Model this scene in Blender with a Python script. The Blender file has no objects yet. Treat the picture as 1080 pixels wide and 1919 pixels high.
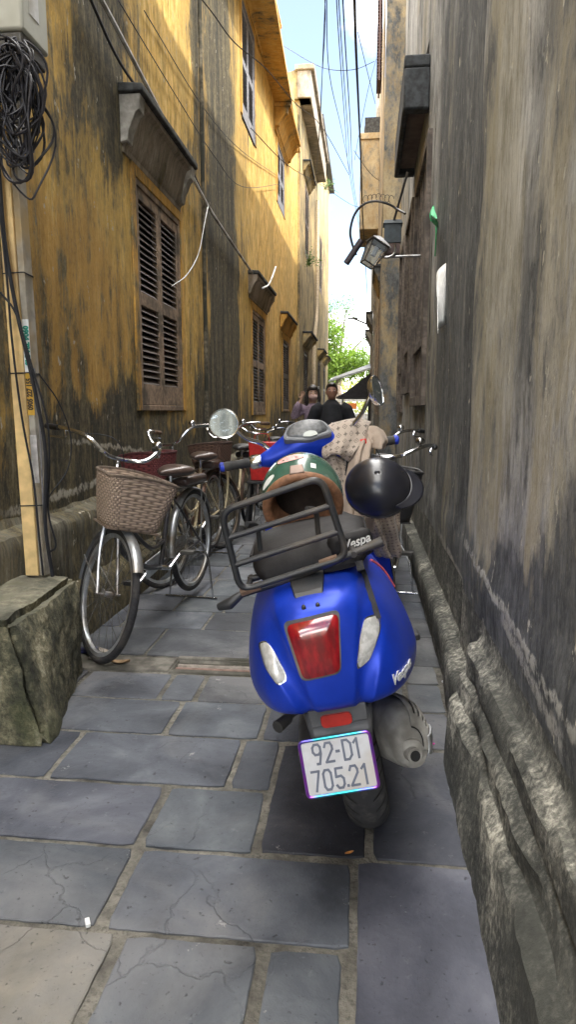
import bpy, bmesh, math, random
from mathutils import Vector, Matrix, noise
from mathutils.bvhtree import BVHTree
R = math.radians
random.seed(7)
sc = bpy.context.scene
COL = sc.collection

# ---------------- camera, sky, sun, exposure ----------------
PITCH, YAW, CAMH, FOC = R(8.45), math.atan(145/1279), 1.27, 1279.0
cd = bpy.data.cameras.new('camera'); cam = bpy.data.objects.new('camera', cd); COL.objects.link(cam)
cam.location = (0, 0, CAMH); cam.rotation_euler = (R(90)-PITCH, 0, YAW)
cd.sensor_fit = 'VERTICAL'; cd.sensor_height = 36; cd.lens = 36*FOC/1919
cd.clip_start = .05; cd.clip_end = 500
sc.camera = cam
SUN_EL, SUN_AZ = R(56), R(122)      # azimuth measured from +Y towards +X
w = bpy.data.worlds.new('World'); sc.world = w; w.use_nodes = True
nt = w.node_tree; nt.nodes.clear()
def wn(t, **k):
    n = nt.nodes.new(t)
    for a, b in k.items(): setattr(n, a, b)
    return n
out = wn('ShaderNodeOutputWorld'); bg = wn('ShaderNodeBackground'); sky = wn('ShaderNodeTexSky', sky_type='NISHITA', sun_disc=False)
sky.sun_elevation = SUN_EL; sky.sun_rotation = SUN_AZ; sky.air_density = 1.0; sky.dust_density = 1.2; sky.ozone_density = 1.3
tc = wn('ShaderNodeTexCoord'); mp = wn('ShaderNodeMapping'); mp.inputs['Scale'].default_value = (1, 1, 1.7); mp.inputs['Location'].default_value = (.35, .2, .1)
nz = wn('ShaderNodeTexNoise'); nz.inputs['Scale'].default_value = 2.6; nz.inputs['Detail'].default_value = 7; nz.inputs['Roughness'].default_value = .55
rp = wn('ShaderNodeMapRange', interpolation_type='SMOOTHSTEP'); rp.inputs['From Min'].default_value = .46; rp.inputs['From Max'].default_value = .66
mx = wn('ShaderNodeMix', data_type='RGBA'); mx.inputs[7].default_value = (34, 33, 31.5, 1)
L = nt.links.new
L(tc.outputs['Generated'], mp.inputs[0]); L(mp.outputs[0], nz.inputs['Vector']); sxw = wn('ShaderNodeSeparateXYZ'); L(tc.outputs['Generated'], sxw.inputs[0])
cloud_fill = wn('ShaderNodeMapRange', interpolation_type='SMOOTHSTEP'); L(sxw.outputs[2], cloud_fill.inputs[0]); cloud_fill.inputs[1].default_value = .52; cloud_fill.inputs[2].default_value = .85; cloud_fill.inputs[3].default_value = 0; cloud_fill.inputs[4].default_value = .22   # broken cloud; extra cover overhead, out of view, added to brighten the alley
adw = wn('ShaderNodeMath', operation='ADD'); L(nz.outputs['Fac'], adw.inputs[0]); L(cloud_fill.outputs[0], adw.inputs[1]); L(adw.outputs[0], rp.inputs[0]); rp.inputs['To Min'].default_value = .018
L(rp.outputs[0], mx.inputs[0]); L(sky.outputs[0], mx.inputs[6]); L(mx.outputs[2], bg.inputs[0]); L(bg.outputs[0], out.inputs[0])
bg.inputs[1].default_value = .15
sd = bpy.data.lights.new('sun', 'SUN'); sun = bpy.data.objects.new('sun', sd); COL.objects.link(sun)
sd.energy = 2.6; sd.angle = R(.5); sd.color = (1, .93, .82)
sdir = Vector((math.sin(SUN_AZ)*math.cos(SUN_EL), math.cos(SUN_AZ)*math.cos(SUN_EL), math.sin(SUN_EL)))
sun.rotation_euler = sdir.to_track_quat('Z', 'Y').to_euler()
sc.view_settings.view_transform = 'Standard'; sc.view_settings.look = 'None'
sc.view_settings.exposure = 1.4; sc.view_settings.gamma = 1
sc.cycles.max_bounces = 8; sc.cycles.diffuse_bounces = 5; sc.cycles.transparent_max_bounces = 8
sc.cycles.use_denoising = True; sc.cycles.sample_clamp_indirect = 8

# ---------------- measuring helpers (points on real planes of the place) ----------------
_cp, _sp, _cy, _sy = math.cos(PITCH), math.sin(PITCH), math.cos(YAW), math.sin(YAW)
def _ray(px, py):
    dx = (px-540)/FOC; dy = (py-959.5)/FOC; fw = _cp-dy*_sp
    return (dx*_cy-fw*_sy, dx*_sy+fw*_cy, -_sp-dy*_cp)
def aty(px, py, Y):
    r = _ray(px, py); t = Y/r[1]; return Vector((r[0]*t, Y, CAMH+r[2]*t))
def atx(px, py, X):
    r = _ray(px, py); t = X/r[0]; return Vector((X, r[1]*t, CAMH+r[2]*t))

# ---------------- materials ----------------
class NB:
    def __init__(s, name):
        s.m = bpy.data.materials.new(name); s.m.use_nodes = True; s.t = s.m.node_tree; s.t.nodes.clear()
        s.o = s.n('ShaderNodeOutputMaterial'); s.b = s.n('ShaderNodeBsdfPrincipled'); s.l(s.b.outputs[0], s.o.inputs[0])
        s.tc = s.n('ShaderNodeTexCoord')
    def n(s, t, **k):
        x = s.t.nodes.new(t)
        for a, b in k.items(): setattr(x, a, b)
        return x
    def l(s, a, b): s.t.links.new(a, b)
    def put(s, sock, v):
        if hasattr(v, 'is_linked') or hasattr(v, 'links'): s.l(v, sock)
        elif isinstance(v, (tuple, list)) and len(v) == 3 and sock.type == 'RGBA': sock.default_value = (*v, 1)
        else: sock.default_value = v
    def math(s, op, a, b=0., c=0., clamp=False):
        x = s.n('ShaderNodeMath', operation=op, use_clamp=clamp)
        s.put(x.inputs[0], a); s.put(x.inputs[1], b); s.put(x.inputs[2], c); return x.outputs[0]
    def map(s, v, a, b, c=0., d=1.):
        x = s.n('ShaderNodeMapRange', interpolation_type='SMOOTHSTEP')
        s.put(x.inputs[0], v); s.put(x.inputs[1], a); s.put(x.inputs[2], b); s.put(x.inputs[3], c); s.put(x.inputs[4], d); return x.outputs[0]
    def mix(s, f, a, b, mode='MIX'):
        x = s.n('ShaderNodeMix', data_type='RGBA', blend_type=mode)
        s.put(x.inputs[0], f); s.put(x.inputs[6], a); s.put(x.inputs[7], b); return x.outputs[2]
    def vec(s, scale=(1, 1, 1), loc=(0, 0, 0), src=None, rot=(0, 0, 0)):
        x = s.n('ShaderNodeMapping'); s.l(src or s.tc.outputs['Object'], x.inputs[0])
        x.inputs['Scale'].default_value = scale; x.inputs['Location'].default_value = loc; x.inputs['Rotation'].default_value = rot; return x.outputs[0]
    def noise(s, vec, scale=1., detail=4., rough=.55, dist=0.):
        x = s.n('ShaderNodeTexNoise'); s.l(vec, x.inputs['Vector'])
        x.inputs['Scale'].default_value = scale; x.inputs['Detail'].default_value = detail
        x.inputs['Roughness'].default_value = rough; x.inputs['Distortion'].default_value = dist; return x.outputs['Fac']
    def ramp(s, f, stops):
        x = s.n('ShaderNodeValToRGB'); s.l(f, x.inputs[0]); e = x.color_ramp.elements
        e[0].position, e[0].color = stops[0][0], (*stops[0][1], 1); e[1].position, e[1].color = stops[-1][0], (*stops[-1][1], 1)
        for p, c in stops[1:-1]:
            q = e.new(p); q.color = (*c, 1)
        return x.outputs[0]
    def bump(s, h, strength=.5, dist=.01, prev=None):
        x = s.n('ShaderNodeBump'); s.put(x.inputs['Height'], h); x.inputs['Strength'].default_value = strength; x.inputs['Distance'].default_value = dist
        if prev: s.l(prev, x.inputs['Normal'])
        return x.outputs[0]
    def fin(s, col=None, rough=None, normal=None, metal=None, **k):
        if col is not None: s.put(s.b.inputs['Base Color'], col)
        if rough is not None: s.put(s.b.inputs['Roughness'], rough)
        if metal is not None: s.put(s.b.inputs['Metallic'], metal)
        if normal is not None: s.l(normal, s.b.inputs['Normal'])
        for a, b in k.items(): s.put(s.b.inputs[a.replace('_', ' ')], b)
        return s.m

def simple(name, col, rough=.5, metal=0., var=.25, scale=25., bump=.12, grime=None, gr=.5, coat=0., **k):
    b = NB(name); v = b.vec()
    n1 = b.noise(v, scale, 5); n2 = b.noise(v, scale*.18, 4)
    c = b.mix(b.map(n1, .3, .7), tuple(x*(1-var) for x in col), tuple(min(1, x*(1+var)) for x in col))
    r = b.math('ADD', b.math('MULTIPLY', b.math('SUBTRACT', n2, .5), .35), rough, clamp=True)
    if grime:
        g = b.map(n2, .5-.18*gr, .78-.25*gr); c = b.mix(g, c, grime)
    nm = b.bump(n1, bump, .004)
    if coat: k['Coat_Weight'] = coat; k['Coat_Roughness'] = .12
    return b.fin(c, r, nm, metal, **k)

def plaster(name, base, mold, blobs, ky=1.0, thr=(.5, .62), low=(0., 1.4, .25), specks=None, streak=.5, seed=0., bump=1., tint=None, zs=.28, iso=0., tints=(), chips=()):
    """weathered limewash: vertical streaks, mould fields, flaked spots. blobs = (y, z, ry, rz, weight) stains"""
    b = NB(name); o = b.tc.outputs['Object']
    sx = b.n('ShaderNodeSeparateXYZ'); 
    wob = b.n('ShaderNodeTexNoise'); b.l(b.vec((1, 1.3, .9), (seed, 0, 0)), wob.inputs['Vector']); wob.inputs['Scale'].default_value = 1.6; wob.inputs['Detail'].default_value = 5
    va = b.n('ShaderNodeVectorMath', operation='MULTIPLY_ADD'); b.l(wob.outputs['Color'], va.inputs[0]); va.inputs[1].default_value = (0, .9, 1.1); b.l(o, va.inputs[2])
    b.l(va.outputs[0], sx.inputs[0]); Y = b.math('SUBTRACT', sx.outputs[1], .45); Z = b.math('SUBTRACT', sx.outputs[2], .55)
    st1 = b.noise(b.vec((1, 3.2*(1-.5*iso), zs), (seed, 1, 2)), 2.2, 8, .66)          # broad streaks
    st2 = b.noise(b.vec((1.5, 20, 1.7), (seed, 4, 2)), 1.7, 8, .74)             # fine streaks
    grit = b.noise(b.vec((1, 1, .45)), 95, 4, .75)
    blo = b.noise(b.vec((1, 1, .6), (seed, 7, 3)), 1.5, 9, .66, .4)              # blotches
    fin = b.noise(b.vec((1, 1, .6)), 24, 6, .72)
    mid = b.noise(b.vec((1, 1.2, .55)), 8, 8, .7, .3)
    gain = lambda v, k: b.math('ADD', b.math('MULTIPLY', b.math('SUBTRACT', v, .5), k), .5)
    F = gain(b.math('ADD', b.math('MULTIPLY', st1, .5-.15*iso), b.math('MULTIPLY', blo, .5+.15*iso)), 1.9)
    F = b.math('ADD', F, b.math('MULTIPLY', b.math('SUBTRACT', st2, .5), streak*.35))
    F = b.math('ADD', F, b.math('MULTIPLY', b.math('SUBTRACT', mid, .5), .8))
    F = b.math('ADD', F, b.math('MULTIPLY', b.math('SUBTRACT', fin, .5), .32))
    F = b.math('ADD', F, b.map(Z, low[0], low[1], low[2], 0.))
    for (cy, cz, ry, rz, wt) in blobs:
        a = b.math('DIVIDE', b.math('SUBTRACT', Y, cy), ry); c = b.math('DIVIDE', b.math('SUBTRACT', Z, cz), rz)
        d = b.math('ADD', b.math('MULTIPLY', a, a), b.math('MULTIPLY', c, c))
        F = b.math('ADD', F, b.map(d, .25, 1.5, wt, 0.))
    m = b.map(F, *thr)
    cb = b.ramp(gain(b.math('ADD', b.math('MULTIPLY', st2, .42), b.math('MULTIPLY', mid, .58)), 1.9), base)
    cm = b.ramp(gain(b.math('ADD', b.math('MULTIPLY', st1, .35), b.math('ADD', b.math('MULTIPLY', st2, .3), b.math('MULTIPLY', fin, .35))), 1.6), mold)
    if tint:   # a second coat of paint showing over part of the wall
        cb = b.mix(b.math('MULTIPLY', b.map(b.noise(b.vec((1, .9, .35), (seed+5, 2, 8)), 1.5, 7, .65), .47, .58), .55), cb, tint)
    for (cy, cz, ry, rz, colr, wt) in tints:   # patches of an older coat
        a = b.math('DIVIDE', b.math('SUBTRACT', Y, cy), ry); c = b.math('DIVIDE', b.math('SUBTRACT', Z, cz), rz)
        d = b.math('ADD', b.math('ADD', b.math('MULTIPLY', a, a), b.math('MULTIPLY', c, c)), b.math('MULTIPLY', b.math('SUBTRACT', st2, .5), 2.2))
        cb = b.mix(b.map(d, .3, 1.3, wt, 0.), cb, colr)
    half = b.math('MULTIPLY', b.map(F, thr[0]-.13, thr[0]+.03), .5)
    c = b.mix(half, cb, cm); c = b.mix(m, c, cm)
    c = b.mix(b.math('MULTIPLY', b.map(fin, .55, .75), .3), c, tuple(x*.35 for x in mold[0][1]))
    c = b.mix(b.math('MULTIPLY', b.map(grit, .52, .68), .5), c, b.mix(.5, c, tuple(x*.6 for x in mold[0][1]))); c = b.mix(b.math('MULTIPLY', b.map(grit, .30, .44, 1., 0.), .35), c, b.mix(.5, c, (.5, .47, .40)))
    h = b.math('ADD', b.math('ADD', b.math('MULTIPLY', fin, .5), b.math('MULTIPLY', grit, .25)), b.math('MULTIPLY', mid, .8))
    sz = b.n('ShaderNodeSeparateXYZ'); b.l(o, sz.inputs[0])
    for (y0_, z0_, sl, wd, len_, colr) in chips:   # ragged broken edge of a render coat
        ln_ = b.math('SUBTRACT', b.math('SUBTRACT', sz.outputs[2], z0_), b.math('MULTIPLY', b.math('SUBTRACT', sz.outputs[1], y0_), sl))
        ln_ = b.math('ABSOLUTE', b.math('ADD', ln_, b.math('MULTIPLY', b.math('SUBTRACT', mid, .5), .12)))
        mk = b.math('MULTIPLY', b.map(ln_, wd*.4, wd, 1., 0.), b.map(b.math('ABSOLUTE', b.math('SUBTRACT', sz.outputs[1], y0_)), len_*.7, len_, 1., 0.))
        mk = b.math('MULTIPLY', mk, b.map(b.math('ADD', fin, b.math('MULTIPLY', blo, .5)), .62, .80)); c = b.mix(b.math('MULTIPLY', mk, .85), c, colr); h = b.math('ADD', h, b.math('MULTIPLY', mk, .5))
    if specks:
        sc_, lo, colr = specks
        sp = b.map(b.noise(b.vec((1, 1, .55), (seed, 3, 9)), sc_, 5, .6), lo, lo+.035)
        c = b.mix(sp, c, colr); h = b.math('SUBTRACT', h, b.math('MULTIPLY', sp, .3))
    nm = b.bump(h, .42*bump, .011)
    return b.fin(c, .93, nm, Specular_IOR_Level=.25)
# ---------------- mesh helpers ----------------
class MB:
    def __init__(s): s.v = []; s.f = []; s.mi = []; s.uv = {}
    def add(s, vs, fs, mi=0, uvs=None):
        o = len(s.v); s.v += [tuple(p) for p in vs]
        for k, f in enumerate(fs):
            s.f.append(tuple(i+o for i in f)); s.mi.append(mi)
            if uvs: s.uv[len(s.f)-1] = uvs[k]
        return s
    def box(s, a, b, mi=0, M=None):
        (x0, y0, z0), (x1, y1, z1) = a, b
        vs = [Vector(p) for p in ((x0,y0,z0),(x1,y0,z0),(x1,y1,z0),(x0,y1,z0),(x0,y0,z1),(x1,y0,z1),(x1,y1,z1),(x0,y1,z1))]
        if M: vs = [M @ p for p in vs]
        return s.add(vs, [(0,3,2,1),(4,5,6,7),(0,1,5,4),(1,2,6,5),(2,3,7,6),(3,0,4,7)], mi)
    def quadprism(s, lo, hi, mi=0):
        n = len(lo); vs = list(lo)+list(hi)
        return s.add(vs, [tuple(range(n))[::-1], tuple(range(n, 2*n))]+[(i, (i+1) % n, n+(i+1) % n, n+i) for i in range(n)], mi)
    def rings(s, rs, closed=True, cap=True, mi=0, loop=False):
        n = len(rs[0]); vs = [p for r in rs for p in r]; fs = []; uv = []
        m = len(rs); kk = m if loop else m-1
        for i in range(kk):
            i2 = (i+1) % m
            for j in range(n if closed else n-1):
                j2 = (j+1) % n
                fs.append((i*n+j, i*n+j2, i2*n+j2, i2*n+j)); uv.append(((j/n, i/(m-1 or 1)), ((j+1)/n, i/(m-1 or 1)), ((j+1)/n, (i+1)/(m-1 or 1)), (j/n, (i+1)/(m-1 or 1))))
        s.add(vs, fs, mi, uv)
        if cap and not loop and closed:
            o = len(s.v)-len(vs)
            s.f.append(tuple(o+j for j in range(n))[::-1]); s.mi.append(mi)
            s.f.append(tuple(o+(m-1)*n+j for j in range(n))); s.mi.append(mi)
        return s
    def tube(s, pts, r, seg=8, mi=0, loop=False, flat=1.):
        pts = [Vector(p) for p in pts]; n = len(pts); rr = r if isinstance(r, (list, tuple)) else [r]*n
        rs = []; up = None
        for i, p in enumerate(pts):
            if loop: t = pts[(i+1) % n]-pts[i-1]
            else: t = pts[min(i+1, n-1)]-pts[max(i-1, 0)]
            if t.length < 1e-9: t = Vector((0, 0, 1))
            t.normalize()
            if up is None: up = Vector((0, 0, 1)) if abs(t.z) < .9 else Vector((1, 0, 0))
            u = up-t*up.dot(t)
            if u.length < 1e-6: u = t.orthogonal()
            u.normalize(); up = u; vv = t.cross(u)
            rs.append([p+(u*math.cos(a)*rr[i]*flat+vv*math.sin(a)*rr[i]) for a in (2*math.pi*k/seg for k in range(seg))])
        return s.rings(rs, loop=loop, mi=mi)
    def ell(s, c, r, nu=20, nv=12, mi=0, M=None, v0=0., v1=math.pi):
        c = Vector(c); rs = []
        for i in range(nv+1):
            a = v0+(v1-v0)*i/nv; a = min(max(a, .02), math.pi-.02)
            rs.append([(M @ Vector((r[0]*math.sin(a)*math.cos(b), r[1]*math.sin(a)*math.sin(b), r[2]*math.cos(a))) if M else Vector((r[0]*math.sin(a)*math.cos(b), r[1]*math.sin(a)*math.sin(b), r[2]*math.cos(a))))+c for b in (2*math.pi*k/nu for k in range(nu))])
        return s.rings(rs, mi=mi)
    def cyl(s, a, b, r, seg=16, mi=0, r2=None):
        return s.tube([a, b], [r, r if r2 is None else r2], seg, mi)
    def lathe(s, prof, axis=2, c=(0, 0, 0), seg=32, mi=0, loop=False):
        c = Vector(c); rs = []
        for (r, h) in prof:
            ring = []
            for k in range(seg):
                a = 2*math.pi*k/seg; p = [r*math.cos(a), r*math.sin(a)]
                v = {2: (p[0], p[1], h), 0: (h, p[0], p[1]), 1: (p[0], h, p[1])}[axis]
                ring.append(c+Vector(v))
            rs.append(ring)
        return s.rings(rs, mi=mi, loop=loop, cap=not loop)
    def xf(s, M): s.v = [tuple(M @ Vector(p)) for p in s.v]; return s
    def build(s, name, mat, parent=None, smooth=40, bevel=0, subd=0, tone=None):
        me = bpy.data.meshes.new(name); me.from_pydata(s.v, [], s.f); me.update()
        for m in (mat if isinstance(mat, (list, tuple)) else [mat]): me.materials.append(m)
        if any(s.mi): me.polygons.foreach_set('material_index', s.mi)
        if s.uv:
            ul = me.uv_layers.new(name='UVMap')
            for pi, u in s.uv.items():
                p = me.polygons[pi]
                if len(u) == p.loop_total:
                    for k, li in enumerate(p.loop_indices): ul.data[li].uv = u[k]
        bm = bmesh.new(); bm.from_mesh(me); bmesh.ops.recalc_face_normals(bm, faces=bm.faces); bm.to_mesh(me); bm.free()
        if tone:
            ca = me.color_attributes.new('tone', 'FLOAT_COLOR', 'CORNER')
            for p in me.polygons:
                for li in p.loop_indices: ca.data[li].color = tone[p.index]
        if smooth:
            me.polygons.foreach_set('use_smooth', [True]*len(me.polygons)); me.set_sharp_from_angle(angle=R(smooth))
        o = bpy.data.objects.new(name, me); COL.objects.link(o)
        if parent: o.parent = parent
        if bevel:
            b = o.modifiers.new('bevel', 'BEVEL'); b.width = bevel; b.segments = 2; b.limit_method = 'ANGLE'; b.angle_limit = R(35); b.harden_normals = False
        if subd:
            d = o.modifiers.new('subd', 'SUBSURF'); d.levels = subd; d.render_levels = subd
        return o
def tag(o, label, cat, group=None, kind=None):
    if label: o['label'] = label
    if cat: o['category'] = cat
    if group: o['group'] = group
    if kind: o['kind'] = kind
    return o
def empty(name, label, cat, loc=(0, 0, 0), rot=(0, 0, 0), group=None):
    o = bpy.data.objects.new(name, None); COL.objects.link(o); o.location = loc; o.rotation_euler = rot; o.empty_display_size = .1
    return tag(o, label, cat, group)
def copy_tree(o, parent=None):
    c = o.copy(); COL.objects.link(c); c.parent = parent
    for ch in list(o.children): copy_tree(ch, c)
    return c
def bez(pts, n=8):
    """Catmull-Rom through points"""
    P = [Vector(p) for p in pts]; P = [P[0]*2-P[1]]+P+[P[-1]*2-P[-2]]; out = []
    for i in range(1, len(P)-2):
        for k in range(n):
            t = k/n; a, b, c, d = P[i-1], P[i], P[i+1], P[i+2]
            out.append(.5*((2*b)+(c-a)*t+(2*a-5*b+4*c-d)*t*t+(3*b-3*c+d-a)*t**3))
    out.append(P[-2]); return out
def rpoly(pts, r, n=4):
    """closed polyline with rounded corners (3-D points)"""
    P = [Vector(p) for p in pts]; out = []; m = len(P)
    for i in range(m):
        a, b, c = P[i-1], P[i], P[(i+1) % m]; u = (a-b).normalized()*r; v = (c-b).normalized()*r
        for k in range(n+1):
            t = k/n; out.append((b+u)*(1-t)**2+b*2*t*(1-t)+(b+v)*t*t)
    return out
def textobj(name, s, size, mat, parent, M, shear=0., sx=1., ext=.0008, bold=0., spacing=1.):
    cu = bpy.data.curves.new(name, 'FONT'); cu.body = s; cu.size = size; cu.extrude = ext; cu.align_x = 'CENTER'; cu.align_y = 'CENTER'
    cu.shear = shear; cu.offset = bold; cu.resolution_u = 3; cu.space_character = spacing
    t = bpy.data.objects.new(name, cu); COL.objects.link(t); dg = bpy.context.evaluated_depsgraph_get(); dg.update()
    me = bpy.data.meshes.new_from_object(t.evaluated_get(dg)); bpy.data.objects.remove(t); me.transform(M @ Matrix.Diagonal((sx, 1, 1, 1)))
    me.materials.clear(); me.materials.append(mat); o = bpy.data.objects.new(name, me); COL.objects.link(o); o.parent = parent; return o
def remeshed(mb, name, mat, parent, vox=.012, sm=3):
    o = mb.build(name, mat, parent); r = o.modifiers.new('r', 'REMESH'); r.mode = 'VOXEL'; r.voxel_size = vox; r.use_smooth_shade = True
    s_ = o.modifiers.new('s', 'SMOOTH'); s_.iterations = sm; s_.factor = .5
    dg = bpy.context.evaluated_depsgraph_get(); dg.update(); me = bpy.data.meshes.new_from_object(o.evaluated_get(dg))
    o.modifiers.clear(); o.data = me; return o
def linmap(v, tab):
    if v <= tab[0][0]: return tab[0][1:]
    for a, b in zip(tab, tab[1:]):
        if v <= b[0]:
            t = (v-a[0])/(b[0]-a[0]); return tuple(x+(y-x)*t for x, y in zip(a[1:], b[1:]))
    return tab[-1][1:]

# ---------------- palette ----------------
OCH = [(.26, (.14, .095, .04)), (.40, (.46, .30, .085)), (.52, (.72, .46, .125)), (.72, (.82, .62, .28))]
MOLD = [(.30, (.022, .021, .018)), (.46, (.058, .053, .040)), (.58, (.15, .125, .07)), (.75, (.34, .30, .2))]
M = {}
M['slate'] = None
def slate():
    b = NB('slate paving'); at = b.n('ShaderNodeAttribute', attribute_name='tone'); v = b.vec()
    n1 = b.noise(v, 3.2, 8, .62, .4); n2 = b.noise(v, 22, 6, .7); n3 = b.noise(b.vec((1, 1, 1), (5, 2, 0)), 1.1, 6, .6, .8); n4 = b.noise(v, 90, 3, .7)
    c = b.ramp(n1, [(.32, (.040, .045, .054)), (.48, (.078, .087, .102)), (.56, (.100, .110, .125)), (.7, (.160, .172, .185))])
    c = b.mix(1., c, at.outputs['Color'], 'MULTIPLY')
    c = b.mix(b.math('MULTIPLY', b.map(n3, .46, .66), .6), c, (.21, .21, .215))       # dusty worn areas
    c = b.mix(b.math('MULTIPLY', b.map(n2, .6, .75), .5), c, (.2, .205, .22))
    c = b.mix(b.math('MULTIPLY', b.map(n4, .62, .72), .45), c, (.03, .032, .038))
    sp = b.map(b.noise(b.vec((1, 1, 1), (9, 1, 0)), 7, 6, .75), .66, .7); c = b.mix(b.math('MULTIPLY', sp, .6), c, (.36, .36, .35))
    r = b.math('ADD', .5, b.math('MULTIPLY', n1, .35))
    vr = b.n('ShaderNodeTexVoronoi', feature='DISTANCE_TO_EDGE'); b.l(b.vec((1, 1, 1), (2, 1, 0)), vr.inputs['Vector']); vr.inputs['Scale'].default_value = 3.1
    wb = b.n('ShaderNodeTexNoise'); b.l(v, wb.inputs['Vector']); wb.inputs['Scale'].default_value = 5; wb.inputs['Detail'].default_value = 6
    ad = b.n('ShaderNodeVectorMath', operation='MULTIPLY_ADD'); b.l(wb.outputs['Color'], ad.inputs[0]); ad.inputs[1].default_value = (.28, .28, 0); b.l(v, ad.inputs[2]); b.l(ad.outputs[0], vr.inputs['Vector'])
    ck = b.math('MULTIPLY', b.map(vr.outputs[0], .0, .012, 1., 0.), b.map(n3, .44, .56)); c = b.mix(b.math('MULTIPLY', ck, .05), c, (.035, .035, .038))
    pit = b.map(b.noise(b.vec((1, 1, 1), (3, 3, 3)), 42, 4, .6), .64, .70); c = b.mix(b.math('MULTIPLY', pit, .6), c, (.03, .032, .036)); n1 = b.math('SUBTRACT', n1, b.math('MULTIPLY', b.math('ADD', ck, pit), .35))
    h = b.math('ADD', b.math('MULTIPLY', n1, 1.2), b.math('ADD', b.math('MULTIPLY', n2, .35), b.math('MULTIPLY', n4, .12)))
    return b.fin(c, r, b.bump(h, .65, .012), Specular_IOR_Level=.35)
M['slate'] = slate()
def mortar():
    b = NB('mortar joints'); v = b.vec(); n1 = b.noise(v, 5, 7, .7); n2 = b.noise(v, 60, 5, .7)
    c = b.ramp(n1, [(.33, (.028, .027, .024)), (.47, (.14, .132, .112)), (.66, (.28, .265, .225))])
    c = b.mix(b.map(n2, .45, .7), c, (.1, .095, .08))
    return b.fin(c, .95, b.bump(b.math('ADD', n2, n1), 1., .012))
M['mortar'] = mortar()
def mossy():
    b = NB('mossy stone'); n1 = b.noise(b.vec(), 3.5, 8, .68); n2 = b.noise(b.vec(), 28, 6, .7); n3 = b.noise(b.vec((1, 1, .8), (4, 4, 4)), 6, 7, .7)
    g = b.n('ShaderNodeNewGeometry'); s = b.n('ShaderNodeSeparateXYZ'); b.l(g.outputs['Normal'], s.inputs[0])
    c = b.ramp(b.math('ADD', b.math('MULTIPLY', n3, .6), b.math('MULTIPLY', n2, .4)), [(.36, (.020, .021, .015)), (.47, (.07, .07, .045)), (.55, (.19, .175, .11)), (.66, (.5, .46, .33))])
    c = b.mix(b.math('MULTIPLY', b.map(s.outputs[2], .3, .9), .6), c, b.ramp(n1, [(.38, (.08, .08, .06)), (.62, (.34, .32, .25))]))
    c = b.mix(b.math('MULTIPLY', b.map(n1, .52, .64), .5), c, (.055, .065, .025))
    return b.fin(c, .95, b.bump(b.math('ADD', n3, b.math('MULTIPLY', n2, .6)), 1., .025))
M['moss'] = mossy()
M['blackplastic'] = simple('black plastic', (.025, .025, .027), .5, var=.2, grime=(.09, .085, .075), gr=.35)
M['blackmetal'] = simple('black tube metal', (.022, .024, .028), .42, .0, var=.2, grime=(.10, .08, .06), gr=.3)
M['rust'] = simple('rusty joints', (.14, .085, .055), .8, 0, var=.4)
M['rubber'] = simple('tyre rubber', (.03, .03, .032), .75, var=.3, grime=(.11, .105, .095), gr=.55)
M['chrome'] = simple('chrome', (.72, .74, .77), .18, 1., var=.08, grime=(.35, .33, .3), gr=.25)
M['steel'] = simple('dull steel', (.45, .46, .47), .38, .9, var=.2, grime=(.2, .16, .12), gr=.5)
M['grey'] = simple('grey plastic', (.075, .078, .085), .5, var=.2, grime=(.2, .18, .15), gr=.4)
M['cable'] = simple('cable sheath', (.013, .014, .018), .6, var=.3)
M['cablegrey'] = simple('grey cable sheath', (.16, .16, .17), .55, var=.3)
M['white'] = simple('white paint', (.72, .73, .74), .55, var=.1, grime=(.4, .38, .33), gr=.3)
M['skin'] = simple('skin', (.50, .31, .22), .55, var=.06, bump=.03)
M['hair'] = simple('black hair', (.018, .014, .012), .5, var=.4, scale=90, bump=.5)
def bluepaint():
    b = NB('satin blue paint'); v = b.vec(); n = b.noise(v, 14, 6, .6); n2 = b.noise(v, 120, 3)
    c = b.mix(b.map(n, .3, .75), (.005, .040, .46), (.008, .052, .58)); c = b.mix(b.math('MULTIPLY', b.map(b.noise(v, 5, 7, .7), .55, .75), .1), c, (.12, .14, .2))
    return b.fin(c, b.math('ADD', .30, b.math('MULTIPLY', n, .14)), b.bump(n2, .03, .001), .35, Coat_Weight=.15, Coat_Roughness=.35)
M['blue'] = bluepaint()
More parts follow.
